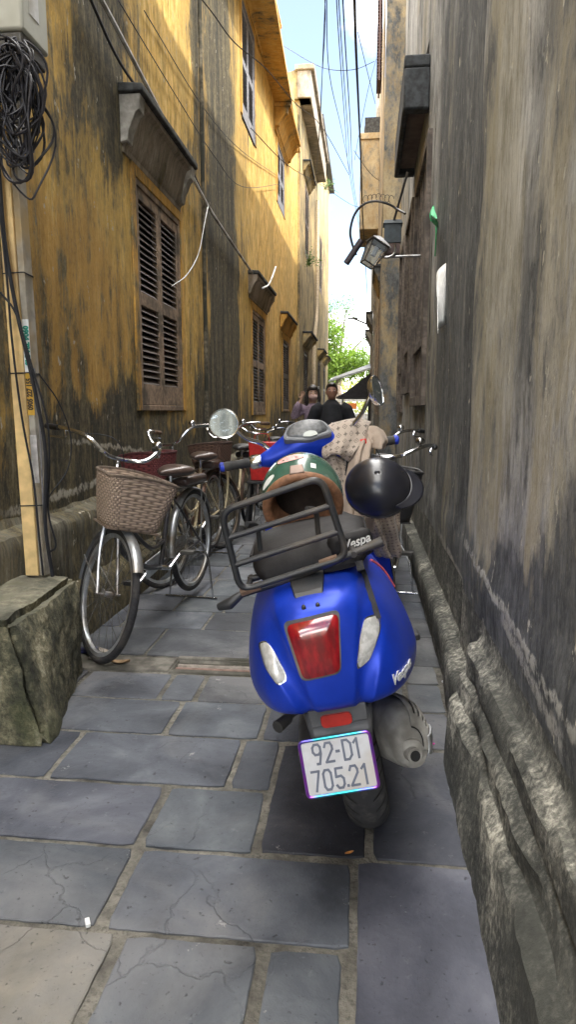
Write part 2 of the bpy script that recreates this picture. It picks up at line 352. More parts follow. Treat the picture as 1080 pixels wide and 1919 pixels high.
# ---------------- ground and paving ----------------
def ground_mesh():
    m = MB()
    def strip(y0, y1, x0, x1, step, z):
        ny = max(1, int((y1-y0)/step)); nx = max(1, int((x1-x0)/step)); vs = []; fs = []
        for i in range(ny+1):
            for j in range(nx+1):
                x = x0+(x1-x0)*j/nx; y = y0+(y1-y0)*i/ny; vs.append((x, y, z+.004*noise.noise(Vector((x*6, y*6, 0)))+.003*noise.noise(Vector((x*22, y*22, 3)))))
        for i in range(ny):
            for j in range(nx):
                # drain opening
                cx = x0+(x1-x0)*(j+.5)/nx; cy = y0+(y1-y0)*(i+.5)/ny
                if -.93 < cx < -.5 and 3.165 < cy < 3.30: continue
                a = i*(nx+1)+j; fs.append((a, a+1, a+nx+2, a+nx+1))
        m.add(vs, fs)
    strip(.2, 6.2, -1.9, .6, .02, -.0055)
    m.add([(-60, -60, -.012), (60, -60, -.012), (60, .2, -.012), (-60, .2, -.012)], [(0, 1, 2, 3)])
    m.add([(-60, 6.2, -.012), (60, 6.2, -.012), (60, 300, -.012), (-60, 300, -.012)], [(0, 1, 2, 3)])
    m.add([(-60, .2, -.012), (-1.9, .2, -.012), (-1.9, 6.2, -.012), (-60, 6.2, -.012)], [(0, 1, 2, 3)])
    m.add([(.6, .2, -.012), (60, .2, -.012), (60, 6.2, -.012), (.6, 6.2, -.012)], [(0, 1, 2, 3)])
    # drain channel below
    m.add([(-1.0, 3.12, -.16), (-.45, 3.12, -.16), (-.45, 3.32, -.16), (-1.0, 3.32, -.16), (-1.0, 3.32, 0-.02), (-.45, 3.32, -.02), (-1., 3.12, -.02), (-.45, 3.12, -.02)], [(0, 1, 2, 3), (3, 2, 5, 4), (0, 3, 4, 6), (1, 7, 5, 2)])
    return m
g = ground_mesh().build('ground', M['mortar']); tag(g, 'grey mortar ground between the alley paving slabs', 'ground', kind='structure')
slabs = []
def row(y0, y1, xs, gap=.014, tones=None, vg=.014):
    gap *= .72; vg *= .82
    for k, (a, b) in enumerate(zip(xs, xs[1:])):
        t = (tones[k] if tones and tones[k] else None) or (lambda v: (v, v*random.uniform(.97, 1.02), v*random.uniform(.94, 1.05)))(random.uniform(.66, 1.2))
        slabs.append((a+vg, b-vg, y0+gap, y1-gap, t))
SAND = (2.0, 1.65, 1.15)
row(.75, 1.455, [-1.95, -1.2, -.575, -.22, -.02], tones=[None, SAND, (1.05, 1.05, 1.05), (1.1, 1.1, 1.1)], vg=.02)
row(.05, .75, [-1.95, -1.4, -.7, .0, .36])
row(.75, 1.795, [-.01, .355], tones=[(1.0, .95, 1.05)], vg=.012)
row(1.455, 1.78, [-1.95, -1.25, -.64, -.005], tones=[None, (.8, .82, .84), (1.0, 1.0, 1.04)], vg=.02)
row(1.78, 2.115, [-1.95, -1.28, -.65, -.30], tones=[None, (.92, .9, .98), (.98, 1., 1.)], vg=.018)
row(1.795, 2.46, [-.30, .028], tones=[(.5, .48, .52)]); row(1.795, 2.46, [.035, .37], tones=[(.62, .6, .66)], vg=.01)
row(2.115, 2.475, [-1.95, -1.1, -.45, -.30], tones=[(.8, .8, .86), (1., 1., 1.05), (.95, .95, .97)], vg=.013)
row(2.475, 2.795, [-1.95, -1.34, -.78, -.395, -.06, .37], tones=[None, (.95, .95, .98), (.95, .97, 1.), (.8, .8, .85), (.7, .7, .75)], gap=.01)
row(2.795, 3.10, [-1.95, -1.33, -.905, -.74, -.42, -.06, .2, .37], gap=.01)
row(3.10, 3.33, [.0, .2, .37], gap=.01, tones=[(1, 1, 1), (1.7, 1.6, 1.4)])
y = 3.33; k = 0
for dy in [.45, .35, .38, .46, .44, .5, .42, .4]+[random.uniform(.35, .55) for _ in range(70)]:
    xs = [-2.0]; x = -2.0+random.uniform(.25, .6)
    while x < .2: xs.append(x); x += random.uniform(.32, .62)
    row(y, y+dy, xs+[.6], gap=.009, vg=.009); y += dy
pm = MB(); tones = []
def slab_mesh(a, b, c, d, tone, far):
    n = 1 if far else 0; pts = []
    def edge(p, q, k):
        for i in range(k):
            t = i/k; x = p[0]+(q[0]-p[0])*t; y = p[1]+(q[1]-p[1])*t
            e = 0 if far else .0035
            pts.append((x+e*noise.noise(Vector((x*9, y*9, 1)))+e*.7*noise.noise(Vector((x*35, y*35, 5))), y+e*noise.noise(Vector((x*9, y*9, 7)))+e*.7*noise.noise(Vector((x*35, y*35, 9)))))
    kx = 1 if far else max(3, int((b-a)/.025)); ky = 1 if far else max(3, int((d-c)/.025)); r = 0 if far else .008
    if far: pts += [(a, c), (b, c), (b, d), (a, d)]
    else:
        edge((a+r, c), (b-r, c), kx); edge((b, c+r), (b, d-r), ky); edge((b-r, d), (a+r, d), kx); edge((a, d-r), (a, c+r), ky)
    N = len(pts); cx, cy = (a+b)/2, (c+d)/2; tilt = (random.uniform(-.004, .004), random.uniform(-.004, .004)); dz = random.uniform(-.0015, .002)
    def z(x, y, o): return o+dz+tilt[0]*(x-cx)+tilt[1]*(y-cy)
    def inset(p, e): 
        dx, dy = p[0]-cx, p[1]-cy; hx, hy = (b-a)/2, (d-c)/2
        return (cx+dx*(1-e/hx), cy+dy*(1-e/hy))
    rings = [[(x, y, -.02) for x, y in pts], [(x, y, z(x, y, -.0025)) for x, y in pts], [(*inset(p, .0035), z(*p, 0)) for p in pts]]
    f0 = len(pm.f); vs = [q for r_ in rings for q in r_]; fs = []
    for i in range(2):
        for j in range(N): fs.append((i*N+j, i*N+(j+1) % N, (i+1)*N+(j+1) % N, (i+1)*N+j))
    fs.append(tuple(2*N+j for j in range(N))); pm.add(vs, fs)
    tones.extend([(*tone, 1)]*(len(pm.f)-f0))
for (a, b, c, d, t) in slabs: slab_mesh(a, b, c, d, t, c > 9)
tag(pm.build('paving', M['slate'], smooth=25, tone=tones), 'blue grey slate slabs paving the alley', 'paving', kind='structure')
dr = MB()   # concrete strip with the drain slot
for (a, b) in (((-1.9, 3.115, -.004), (-.95, 3.30, .004)), ((-.49, 3.115, -.004), (-.02, 3.30, .004)), ((-.95, 3.115, -.02), (-.49, 3.155, .004)), ((-.95, 3.305, -.03), (-.49, 3.33, .007))): dr.box((a[0], a[1], -.03), b)
M['conc'] = simple('worn concrete', (.15, .14, .12), .95, var=.4, scale=14, bump=.9, grime=(.06, .058, .045), gr=.6)
tag(dr.build('drain_edge', M['conc'], bevel=.008), 'worn pale concrete rim round the open drain slot', 'drain', kind='structure')
for k, yy in enumerate((3.19, 3.235)):
    d_ = MB().box((-.93, yy-.011, -.022), (-.51, yy+.011, -.006))
    tag(d_.build('drain_bar', simple('rusty bar %d' % k, ((.22, .14, .115), (.24, .21, .18))[k], .85, var=.3), bevel=.004), ('rusty reddish bar across the drain slot, nearer the viewer', 'pale bar across the drain slot, farther from the viewer')[k], 'drain bar', 'bars in the drain slot')

# ---------------- walls ----------------
def sheet(m, X, ys, zs, holes, amp, seed, face=1, depth=.16, zf=None):
    idx = {}
    for i, y in enumerate(ys):
        for j, z in enumerate(zs):
            near = any(a-.01 <= y <= b+.01 and c-.01 <= z <= d+.01 for a, b, c, d in holes)
            dx = 0 if near else amp*(noise.noise(Vector((seed, y*1.3, z*1.1)))+.45*noise.noise(Vector((seed+3, y*5, z*3)))+.2*noise.noise(Vector((seed+8, y*16, z*9))))
            idx[i, j] = len(m.v); m.v.append((X(y, z)+dx if callable(X) else X+dx, y, z))
    for i in range(len(ys)-1):
        for j in range(len(zs)-1):
            cy, cz = (ys[i]+ys[i+1])/2, (zs[j]+zs[j+1])/2
            if any(a < cy < b and c < cz < d for a, b, c, d in holes): continue
            m.f.append((idx[i, j], idx[i+1, j], idx[i+1, j+1], idx[i, j+1])); m.mi.append(0)
    X0 = X if not callable(X) else X(ys[-1], 3)
    for a, b, c, d in holes:   # reveals
        for p, q in (((a, c), (b, c)), ((b, c), (b, d)), ((b, d), (a, d)), ((a, d), (a, c))):
            m.add([(X0, *p), (X0, *q), (X0-face*depth, *q), (X0-face*depth, *p)], [(0, 1, 2, 3)])
def lin(a, b, step, extra=()):
    n = max(1, int(round((b-a)/step))); s_ = {round(a+(b-a)*i/n, 4) for i in range(n+1)}
    for e in extra:
        if a < e < b:
            s_ = {x for x in s_ if abs(x-e) > step*.35 or x in (a, b)}; s_.add(round(e, 4))
    return sorted(s_)
XL, XR = -1.75, .45
blL = [(3.3, 4.6, 1.2, 1.4, .1), (4.75, 4.0, .40, 1.1, .38), (4.1, 5.0, .8, 1.0, .3), (4.3, 3.0, .35, .5, .14), (3.4, 3.6, .35, 1.2, .18), (8.5, 2.6, .85, 3.6, .5), (8.3, 6.5, .5, 3, .3), (7.3, 5.9, .4, 1.3, .2), (6.2, 4.6, .75, 1.1, -.25), (4.4, 2.2, .9, .9, -.14), (6.6, 2.3, .3, 1.2, -.2),  # cleaner ochre above the near window also paints in a sunlit patch
       (4.6, .8, 1.4, .55, .22), (6.5, .6, 2.0, .55, .2), (12.8, 4.5, 3.2, 4.2, -.28), (13.8, 1.3, 1.2, 1.0, .2), (10.2, 5.5, .5, 2.5, .12), (16.5, 5.5, 1.6, 3, -.3), (5.0, 1.9, .5, .5, .08)]
M['ochre'] = plaster('weathered ochre limewash', OCH, MOLD, blL, low=(.2, 2.0, .2), specks=(17, .665, (.46, .42, .33)), tints=((4.2, 1.9, 1.0, .7, (.40, .22, .06), .6), (9.0, 4.5, .6, 2.5, (.34, .24, .09), .5)), chips=((4.2, .80, .03, .03, 1.2, (.50, .47, .40)), (4.6, 1.02, -.1, .02, .8, (.44, .41, .34))), thr=(.50, .64), streak=1.6, tint=(.42, .29, .09))
M['trimochre'] = plaster('ochre trim', [(.3, (.50, .27, .06)), (.5, (.62, .36, .09)), (.7, (.70, .46, .16))], MOLD, [], low=(0, 1, 0), thr=(.60, .74), streak=1, seed=4)
M['hood'] = plaster('grey hood plaster', [(.3, (.22, .18, .14)), (.5, (.34, .29, .23)), (.7, (.45, .4, .33))], MOLD, [], low=(0, 1, 0), thr=(.55, .75), streak=.5, seed=6)
M['hoodtop'] = simple('blackened coping', (.05, .052, .052), .95, var=.5, scale=18, bump=.7)
M['wooddark'] = simple('dark shutter wood', (.06, .045, .036), .6, var=.35, scale=30, bump=.25, grime=(.14, .12, .1), gr=.3)
M['woodframe'] = simple('faded shutter stiles', (.30, .215, .15), .75, var=.3, scale=30, bump=.3, grime=(.1, .08, .06), gr=.4)
M['slat'] = simple('grey brown slats', (.075, .058, .05), .5, var=.35, scale=24, bump=.2)
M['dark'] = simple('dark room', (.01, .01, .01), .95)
W1, W2, W3 = (5.22, 6.47, 1.27, 3.0), (10.55, 11.9, 1.2, 2.8), (14.4, 15.6, 1.25, 2.75)
U1, U2 = (9.85, 10.95, 5.25, 6.75), (13.6, 14.75, 5.2, 6.3)
yb = empty('yellow_house', 'long ochre plastered house with black mould streaks on the left of the alley', 'house', (XL, 9, 0))
def child_world(o, p):   # keep world coordinates while parenting to an empty that has only a location
    o.parent = p; o.matrix_parent_inverse = Matrix.Translation(-Vector(p.location)); return o
LH = 8.3
m = MB(); hl = [W1, W2, W3, U1, U2]; ex = [q for h in hl for q in h[:2]]; ez = [q for h in hl for q in h[2:]]
sheet(m, XL, lin(-3, 1.4, .4), lin(0, LH, .5), [], .009, 2.)
sheet(m, XL, lin(1.4, 9, .045, ex), lin(0, 5.0, .05, ez), hl, .009, 2.)
sheet(m, XL, lin(9, 17.5, .15, ex), lin(0, 5.0, .1, ez), hl, .009, 2.)
sheet(m, XL, lin(1.4, 17.5, .2, ex), lin(5.0, LH, .15, ez), hl, .009, 2.)
m.box((-8, -3, 0), (XL-.16, 17.5, LH-.01)); m.box((XL-.159, -3.05, 0), (XL+.01, -2.99, LH))
child_world(m.build('wall', M['ochre'], smooth=60), yb)
# dark plinth with a broken sloping ledge
def ledge(name, prof, y0, y1, step, mat, amp, seed):
    m = MB(); rs = []
    yy = y0
    while yy <= y1+1e-6:
        rs.append([(x+amp*noise.noise(Vector((seed+k*.35, yy*1.7, z*6)))+amp*.6*noise.noise(Vector((seed+9, yy*17, z*19+k))), yy, max(0, z+(amp*.8*noise.noise(Vector((k*.5, yy*5, seed)))+amp*.5*noise.noise(Vector((k*.9, yy*21, seed))) if z > .02 else 0))) for k, (x, z) in enumerate(prof)])
        yy += step
    m.rings(rs, closed=False, cap=False); return m.build(name, mat, smooth=34)
blP = [(4.5, .3, 2.5, .5, .2)]
M['plinth'] = plaster('mouldy plinth', [(.3, (.15, .14, .11)), (.5, (.28, .26, .2)), (.7, (.5, .47, .38))], MOLD, [], low=(0, .6, .2), thr=(.36, .62), specks=(13, .66, (.5, .47, .38)), streak=.2, seed=3, bump=1.6)
child_world(ledge('plinth', [(-1.76, .74), (-1.74, .70), (-1.69, .685), (-1.655, .67), (-1.64, .645), (-1.638, .6), (-1.642, .5), (-1.64, .4), (-1.635, .3), (-1.60, .27), (-1.575, .25), (-1.56, .22), (-1.56, .14), (-1.555, .07), (-1.55, 0)], -3.0, 17.4, .045, M['plinth'], .013, 4.), yb)
def shutters(parent, X, s, y0, y1, z0, z1, frame_mat, slat_mat, rec=.05, flip=False, trim=None, bottom=.16):
    """closed pair of louvred leaves; s = +1 faces +X"""
    wn_ = empty('window', None, None, (0, 0, 0)); wn_.parent = parent; wn_.matrix_parent_inverse = Matrix.Translation(-Vector(parent.location)); del_keys(wn_)
    f = MB(); fw = .045; xa, xb = sorted((X-s*rec, X-s*(rec-.045)))
    for (a, b) in (((y0, z0), (y0+fw, z1)), ((y1-fw, z0), (y1, z1)), ((y0+fw, z1-fw), (y1-fw, z1)), ((y0+fw, z0), (y1-fw, z0+fw))): f.box((xa-.01, a[0], a[1]), (xb+.012, b[0], b[1]))
    f.build('frame', frame_mat[0], wn_, bevel=.004)
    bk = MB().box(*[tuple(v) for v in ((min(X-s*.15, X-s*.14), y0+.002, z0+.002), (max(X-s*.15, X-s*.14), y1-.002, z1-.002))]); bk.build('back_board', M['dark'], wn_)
    mid = (y0+y1)/2
    for (a, b) in ((y0+fw+.004, mid-.003), (mid+.003, y1-fw-.004)):
        lf = MB(); st = .062; zb, zt = z0+fw+.004, z1-fw-.004; zm = zb+(zt-zb)*.5
        for (p, q) in (((a, zb), (a+st, zt)), ((b-st, zb), (b, zt)), ((a+st, zt-st*1.3), (b-st, zt)), ((a+st, zm-st*.8), (b-st, zm+st*.8)), ((a+st, zb), (b-st, zb+bottom))): lf.box((xa, p[0], p[1]), (xb, q[0], q[1]))
        lo = lf.build('shutter_leaf', frame_mat[1], wn_, bevel=.004)
        sl = MB()
        for (u, v) in ((zb+bottom, zm-st*.8), (zm+st*.8, zt-st*1.3)):
            n = int((v-u)/.047); h = (v-u)/n
            for i in range(n):
                z = u+(i+.5)*h; Mx = Matrix.Translation((X-s*(rec-.022), (a+b)/2, z)) @ Matrix.Rotation(R(52)*s, 4, 'Y')
                sl.box((-.029, -(b-a)/2+st, -.004), (.029, (b-a)/2-st, .004), M=Mx)
        sl.build('louvres', slat_mat, lo)
    return wn_
def del_keys(o):
    for k in ('label', 'category', 'group'):
        if k in o: del o[k]
def extrude_y(m, prof, y0, y1, mi=0): return m.quadprism([(x, y0, z) for x, z in prof], [(x, y1, z) for x, z in prof], mi)
def hood(parent, X, s, y0, y1, z0, z1, dep, mats):
    h = z1-z0; a = MB()
    pr = [(0, 0), (.10, 0), (.12, .08), (.2, .12), (.24, .2), (.34, .3), (.42, .46), (.5, .62), (.62, .72), (.8, .76), (.8, .84), (0, .84)]
    extrude_y(a, [(X+s*dep*x, z0+h*z) for x, z in pr], y0+.05, y1-.05); o = a.build('window_hood', mats[0], None, smooth=30); child_world(o, parent)
    t = MB(); extrude_y(t, [(X, z0+h*.845), (X+s*dep, z0+h*.845), (X+s*dep, z0+h*.97), (X, z0+h)], y0, y1); o2 = t.build('coping', mats[1], None, bevel=.012); o2.parent = o
    for yy in (y0+.02, y1-.14):
        c = MB(); extrude_y(c, [(X+s*.003, z0+h*.12), (X+s*dep*.3, z0+h*.15), (X+s*dep*.36, z0+h*.3), (X+s*dep*.66, z0+h*.56), (X+s*dep*.8, z0+h*.6), (X+s*dep*.86, z0+h*.835), (X+s*.003, z0+h*.835)], yy, yy+.12)
        q = c.build('corbel', mats[2], None, bevel=.006); q.parent = o
    return o
M['corbel'] = simple('pale corbel plaster', (.42, .40, .36), .9, var=.3, scale=14, bump=.6, grime=(.12, .11, .09), gr=.6)
shutters(yb, XL, 1, *W1, (M['woodframe'], M['woodframe']), M['slat'])
shutters(yb, XL, 1, *W2, (M['woodframe'], M['woodframe']), M['slat'])
shutters(yb, XL, 1, *W3, (M['woodframe'], M['wooddark']), M['slat'])
M['shgrey'] = simple('blue grey upper shutters', (.22, .23, .26), .6, var=.2)
shutters(yb, XL, 1, *U1, (M['shgrey'], M['shgrey']), M['shgrey']); shutters(yb, XL, 1, *U2, (M['shgrey'], M['shgrey']), M['shgrey'])
hood(yb, XL, 1, 4.93, 6.52, 3.08, 3.52, .18, (M['hood'], M['hoodtop'], M['corbel']))
hood(yb, XL, 1, 10.2, 12.2, 2.92, 3.30, .17, (M['hood'], M['hoodtop'], M['hood']))
hood(yb, XL, 1, 14.0, 16.0, 2.9, 3.25, .17, (M['trimochre'], M['hoodtop'], M['trimochre']))
hood(yb, XL, 1, 9.3, 11.6, 6.8, 7.25, .34, (M['trimochre'], M['trimochre'], M['trimochre']))
hood(yb, XL, 1, 13.2, 15.2, 6.35, 6.8, .3, (M['trimochre'], M['trimochre'], M['trimochre']))
for (a, b, c, d), e in ((W1, .09), (W2, .1), (W3, .1), (U1, .1), (U2, .1)):   # smooth painted surround, 6 mm proud
    t = MB()
    for (p, q) in (((a-e, c), (a, d+.1)), ((b, c), (b+e, d+.1)), ((a, d), (b, d+.1))): t.box((XL-.002, p[0], p[1]), (XL+.016, q[0], q[1]))
    child_world(t.build('surround', M['trimochre'], None, bevel=.005), yb)
# eave: soffit that follows the roof edge
ea, eb = aty(515, 0, 10.2), aty(563, 287, 15.6)
dz = (eb-ea)/(eb.y-ea.y); e0_, e1_ = ea+dz*(3.0-ea.y), eb
t = MB().quadprism([(XL-.01, e0_.y, e0_.z+.02), (e0_.x, e0_.y, e0_.z), (e1_.x, e1_.y, e1_.z), (XL-.01, e1_.y, e1_.z+.02)], [(XL-.01, e0_.y, e0_.z+.22), (e0_.x, e0_.y, e0_.z+.09), (e1_.x, e1_.y, e1_.z+.09), (XL-.01, e1_.y, e1_.z+.22)])
child_world(t.build('eave', M['trimochre'], None, bevel=.01), yb)
# rainwater downpipe in the dark band
t = MB().tube([(XL+.05, 7.25, LH-.6), (XL+.05, 7.25, .75)], .022, 10); child_world(t.build('downpipe', simple('mouldy pipe', (.16, .14, .10), .9, var=.5, grime=(.04, .04, .03), gr=.8), None), yb)

# farther left houses
def far_house(name, label, X, y0, y1, h, base, mold, seed, holes, hoods, roofz=None, depth=7):
    e = empty(name, label, 'house', (X, (y0+y1)/2, 0)); mt = plaster(name+' plaster', base, mold, [], thr=(.5, .66), low=(0, 2.5, .14), seed=seed, streak=1.)
    s = 1 if X < -1 else -1; m = MB(); ex = [q for h_ in holes for q in h_[:2]]; ez = [q for h_ in holes for q in h_[2:]]
    sheet(m, X, lin(y0, y1, .5, ex), lin(0, h, .5, ez), holes, .02, seed, face=s)
    m.box((min(X-s*.16, X-s*depth), y0+.003, 0), (max(X-s*.16, X-s*depth), y1, h-.01)); m.box((min(X-s*.001, X-s*.17), y0, 0), (max(X-s*.001, X-s*.17), y0+.1, h))
    child_world(m.build('wall', mt, smooth=50), e)
    for h_ in holes: shutters(e, X, s, *h_, (M['woodframe'], M['wooddark']), M['slat'])
    for hh in hoods: hood(e, X, s, *hh, (mt, M['hoodtop'], mt))
    return e, mt
b2, m2 = far_house('pale_house', 'pale weathered house beyond the yellow one, with a sloping grey gable coping', -1.7, 17.5, 23.5, 8.6, [(.3, (.28, .2, .09)), (.5, (.50, .37, .17)), (.7, (.62, .5, .28))], MOLD, 3., [(19.0, 20.2, 5.4, 7.2), (18.8, 20.0, 1.2, 2.9)], [(18.4, 20.6, 3.0, 3.35, .26), (18.4, 20.4, 7.3, 7.6, .2)])
g0, g1, g2 = Vector((-1.7, 17.4, 8.55)), Vector((-1.5, 18.2, 9.5)), Vector((-1.45, 23.5, 9.7))
t = MB().quadprism([(-3.8, 17.4, 8.6), (-1.45, 17.4, 8.6), (-1.45, 17.75, 8.6), (-3.8, 17.75, 8.6)], [(-3.8, 17.4, 8.62), (-1.45, 17.4, 9.35), (-1.45, 17.75, 9.35), (-3.8, 17.75, 8.62)]); child_world(t.build('gable', m2, None), b2)
t = MB().box((-1.75, 17.35, 8.6), (-1.42, 23.5, 9.2)).box((-1.8, 17.3, 9.2), (-1.34, 23.6, 9.32)); child_world(t.build('parapet', M['hood'], None, bevel=.02), b2)
b3, m3 = far_house('cream_house', 'tall yellowish house farthest along the left side of the alley', -1.72, 23.5, 31, 10.5, [(.3, (.34, .25, .11)), (.5, (.56, .42, .18)), (.7, (.66, .53, .30))], MOLD, 8., [(25, 26.3, 5.5, 7.4), (27.6, 28.8, 1.2, 3.), (24.5, 25.6, 1.2, 3.0)], [(24.1, 26, 3.1, 3.4, .26), (27.2, 29.2, 3.1, 3.4, .25)])
t = MB().box((-1.9, 23.4, 10.5), (-1.5, 31.1, 10.66)); child_world(t.build('coping', M['hoodtop'], None, bevel=.02), b3)
tag(MB().tube([(-1.62, 22.6, 7.8), (-1.6, 22.4, 4.5), (-1.6, 22.1, 4.1), (-1.62, 21.5, 3.4), (-1.62, 21.4, 0)], .055, 10).build('drain_pipe', simple('buff pipe', (.5, .40, .27), .7, var=.2)), 'long buff drainpipe on the pale house in the distance', 'drainpipe')

# ---------------- right side ----------------
GREYW = [(.24, (.09, .092, .092)), (.40, (.26, .262, .255)), (.53, (.44, .445, .44)), (.72, (.66, .665, .65))]
GMOLD = [(.3, (.030, .033, .036)), (.46, (.08, .085, .088)), (.58, (.15, .155, .155)), (.75, (.28, .28, .27))]
blR = [(1.7, 2.6, .35, 2.2, -.1), (2.3, 3.3, .35, 2.5, -.22), (3.15, 2.5, .18, 3.5, .32), (4.0, 2.2, 1.0, 1.6, .2), (3.6, 4.0, .5, 1.5, .1), (1.75, .5, .6, .5, .22), (2.6, .5, .8, .35, .3), (1.2, 2.6, .15, 2, .15), (4.6, .8, 1.2, .4, .05), (5.1, 3.0, .3, 2, -.1), (8.0, 3, 2.5, 3.5, -.1)]
M['greywall'] = plaster('streaked grey plaster', GREYW, GMOLD, blR, low=(.2, 1.1, .12), thr=(.50, .64), specks=(19, .655, (.50, .48, .40)), streak=1.6, seed=1.5, zs=.5, iso=1., tints=((2.45, 1.9, .36, 1.3, (.39, .36, .25), .45), (1.75, 1.5, .16, 1.2, (.42, .37, .235), .45), (4.3, 1.6, .6, .9, (.30, .26, .17), .5), (2.75, 3.6, .3, 1.0, (.52, .53, .54), .8), (1.45, 1.0, .12, .8, (.5, .47, .36), .7)), chips=((2.1, .67, .06, .022, .95, (.50, .49, .44)), (1.75, .60, .10, .03, .4, (.45, .44, .40)), (3.4, .52, .05, .03, .8, (.36, .34, .30))), tint=(.38, .335, .22), bump=1.3)
def xw(y): return .43 if y < 2.92 else (.45 if y > 2.97 else .43+.02*(y-2.92)/.05)
RH = 8.4
rb = empty('grey_house', 'long grey streaked plaster house forming the right side of the alley', 'house', (XR, 4, 0))
H1, H2, H3 = (5.45, 6.75, 1.36, 3.25), (7.25, 8.35, 1.5, 3.3), (8.75, 9.7, 1.3, 3.3)
m = MB()
def profA(y):
    x = xw(y)
    if y < 2.45: base = [(x, .52), (x-.004, .48), (x-.02, .455), (x-.045, .445), (x-.055, .425), (x-.056, .385), (x-.055, .36), (x-.072, .345), (x-.086, .325), (x-.087, .285), (x-.086, .265), (x-.105, .25), (x-.118, .23), (x-.12, .12), (x-.124, .05), (x-.13, 0)]
    else: base = [(x, .52), (x, .42), (x-.002, .33), (x-.008, .27), (x-.02, .256), (x-.04, .25), (x-.06, .245), (x-.07, .238), (x-.078, .226), (x-.081, .2), (x-.08, .16), (x-.077, .12), (x-.072, .08), (x-.068, .05), (x-.064, .02), (x-.062, 0)]
    return base
ys = lin(-3, 1.0, .25)[:-1]+lin(1.0, 5.2, .03, (2.45,)); zs = [.6+.0001]+lin(.64, 3.6, .06)+lin(3.8, RH, .25)
rs = []
for y_ in ys:
    col = []
    for z_ in reversed(zs):
        x = xw(y_); dd = .007*noise.noise(Vector((5, y_*1.7, z_*1.1)))+.005*noise.noise(Vector((9, y_*7, z_*3)))
        if z_ < .72: x -= .007
        col.append((x+dd, y_, z_))
    for k, (x, z_) in enumerate(profA(y_)):
        a = (.013 if y_ < 2.45 else .007) if z_ < .45 else .005
        wear = max(0, noise.noise(Vector((11, y_*2.1, k*.12)))+.15)
        if y_ < 2.45 and 1 < k < 14: x += .045*wear*(xw(y_)-.065-x > 0)+.012*noise.noise(Vector((21, y_*6, k*.5)))
        dd = .6*a*noise.noise(Vector((2+k*.3, y_*4, z_*5)))+.55*a*abs(noise.noise(Vector((4, y_*13, z_*13+k*.3))))+.3*a*noise.noise(Vector((4, y_*45, z_*45)))
        col.append((x-(.007 if z_ > .3 and y_ > 2.45 else 0)+dd, y_, max(0, z_+(.3*a*noise.noise(Vector((7, y_*9, k))) if z_ > 0 else 0))))
    rs.append(col)
m.rings(rs, closed=False, cap=False)
hl = [H1, H2, H3]; ex = [q for h in hl for q in h[:2]]; ez = [q for h in hl for q in h[2:]]
sheet(m, XR, lin(5.2, 10.3, .1, ex), lin(.24, RH, .12, ez), hl, .006, 5., face=-1)
m.box((XR+.16, -3, 0), (9, 10.3, RH-.01)); m.box((XR-.02, -3.1, 0), (9, -2.99, RH))
for i_, f_ in enumerate(m.f):
    if max(m.v[q][2] for q in f_) < .53 and max(m.v[q][0] for q in f_) < .5: m.mi[i_] = 1
bs = NB('mouldy wall foot'); n1 = bs.noise(bs.vec((1, .9, .8)), 5, 8, .7); n2 = bs.noise(bs.vec(), 48, 5, .7); n3 = bs.noise(bs.vec((1, 1, 1), (3, 1, 7)), 2.2, 5, .6)
cc = bs.ramp(bs.math('ADD', bs.math('MULTIPLY', bs.math('SUBTRACT', bs.math('ADD', bs.math('MULTIPLY', n1, .55), bs.math('MULTIPLY', n2, .45)), .5), 1.9), .5), [(.25, (.014, .015, .013)), (.43, (.055, .056, .048)), (.57, (.17, .165, .14)), (.72, (.45, .43, .36))])
cc = bs.mix(bs.math('MULTIPLY', bs.map(n3, .42, .60), .75), cc, (.045, .047, .040))
M['foot'] = bs.fin(cc, .95, bs.bump(bs.math('ADD', n1, bs.math('MULTIPLY', n2, .35)), .8, .012))
child_world(m.build('wall', [M['greywall'], M['foot']], smooth=30), rb)
child_world(ledge('plinth', [(.452, .252), (.43, .25), (.40, .245), (.375, .235), (.368, .2), (.366, .12), (.37, .05), (.375, 0)], 5.2, 10.3, .08, M['foot'], .014, 7.), rb)
# dark wooden grille windows
M['greywood'] = simple('grey weathered wood', (.15, .125, .105), .8, var=.35, scale=26, bump=.4, grime=(.06, .05, .045), gr=.5)
M['browndoor'] = simple('brown boards', (.075, .055, .045), .75, var=.35, scale=20, bump=.3)
def grille(parent, y0, y1, z0, z1, X=XR):
    f = MB(); fw = .07
    for (p, q) in (((y0-.06, z0-.05), (y0+.03, z1+.05)), ((y1-.03, z0-.05), (y1+.06, z1+.05)), ((y0+.03, z1-.03), (y1-.03, z1+.05)), ((y0+.03, z0-.05), (y1-.03, z0+.03))): f.box((X-.035, p[0], p[1]), (X+.06, q[0], q[1]))
    zm = z0+(z1-z0)*.24
    f.box((X-.02, y0+.03, zm-.03), (X+.045, y1-.03, zm+.03))
    fo = f.build('window', M['greywood'], None, bevel=.005); child_world(fo, parent)
    n = int((y1-y0)/.2); b = MB()
    for i in range(1, n):
        yy = y0+(y1-y0)*i/n; b.box((X-.012, yy-.02, zm+.031), (X+.03, yy+.02, z1-.031)); b.box((X+.0, yy-.035, z0+.031), (X+.03, yy+.035, zm-.031))
    b.build('bars', M['greywood'], fo, bevel=.003)
    MB().box((X+.11, y0+.01, z0+.01), (X+.13, y1-.01, z1-.01)).build('inner_boards', M['browndoor'], fo)
for h_ in hl: grille(rb, *h_)
M['canopy'] = simple('blackened canopy concrete', (.045, .05, .055), .9, var=.45, scale=16, bump=.6)
M['canopyin'] = simple('brown canopy soffit', (.15, .115, .10), .85, var=.25, scale=8, bump=.3)
cx0 = .25
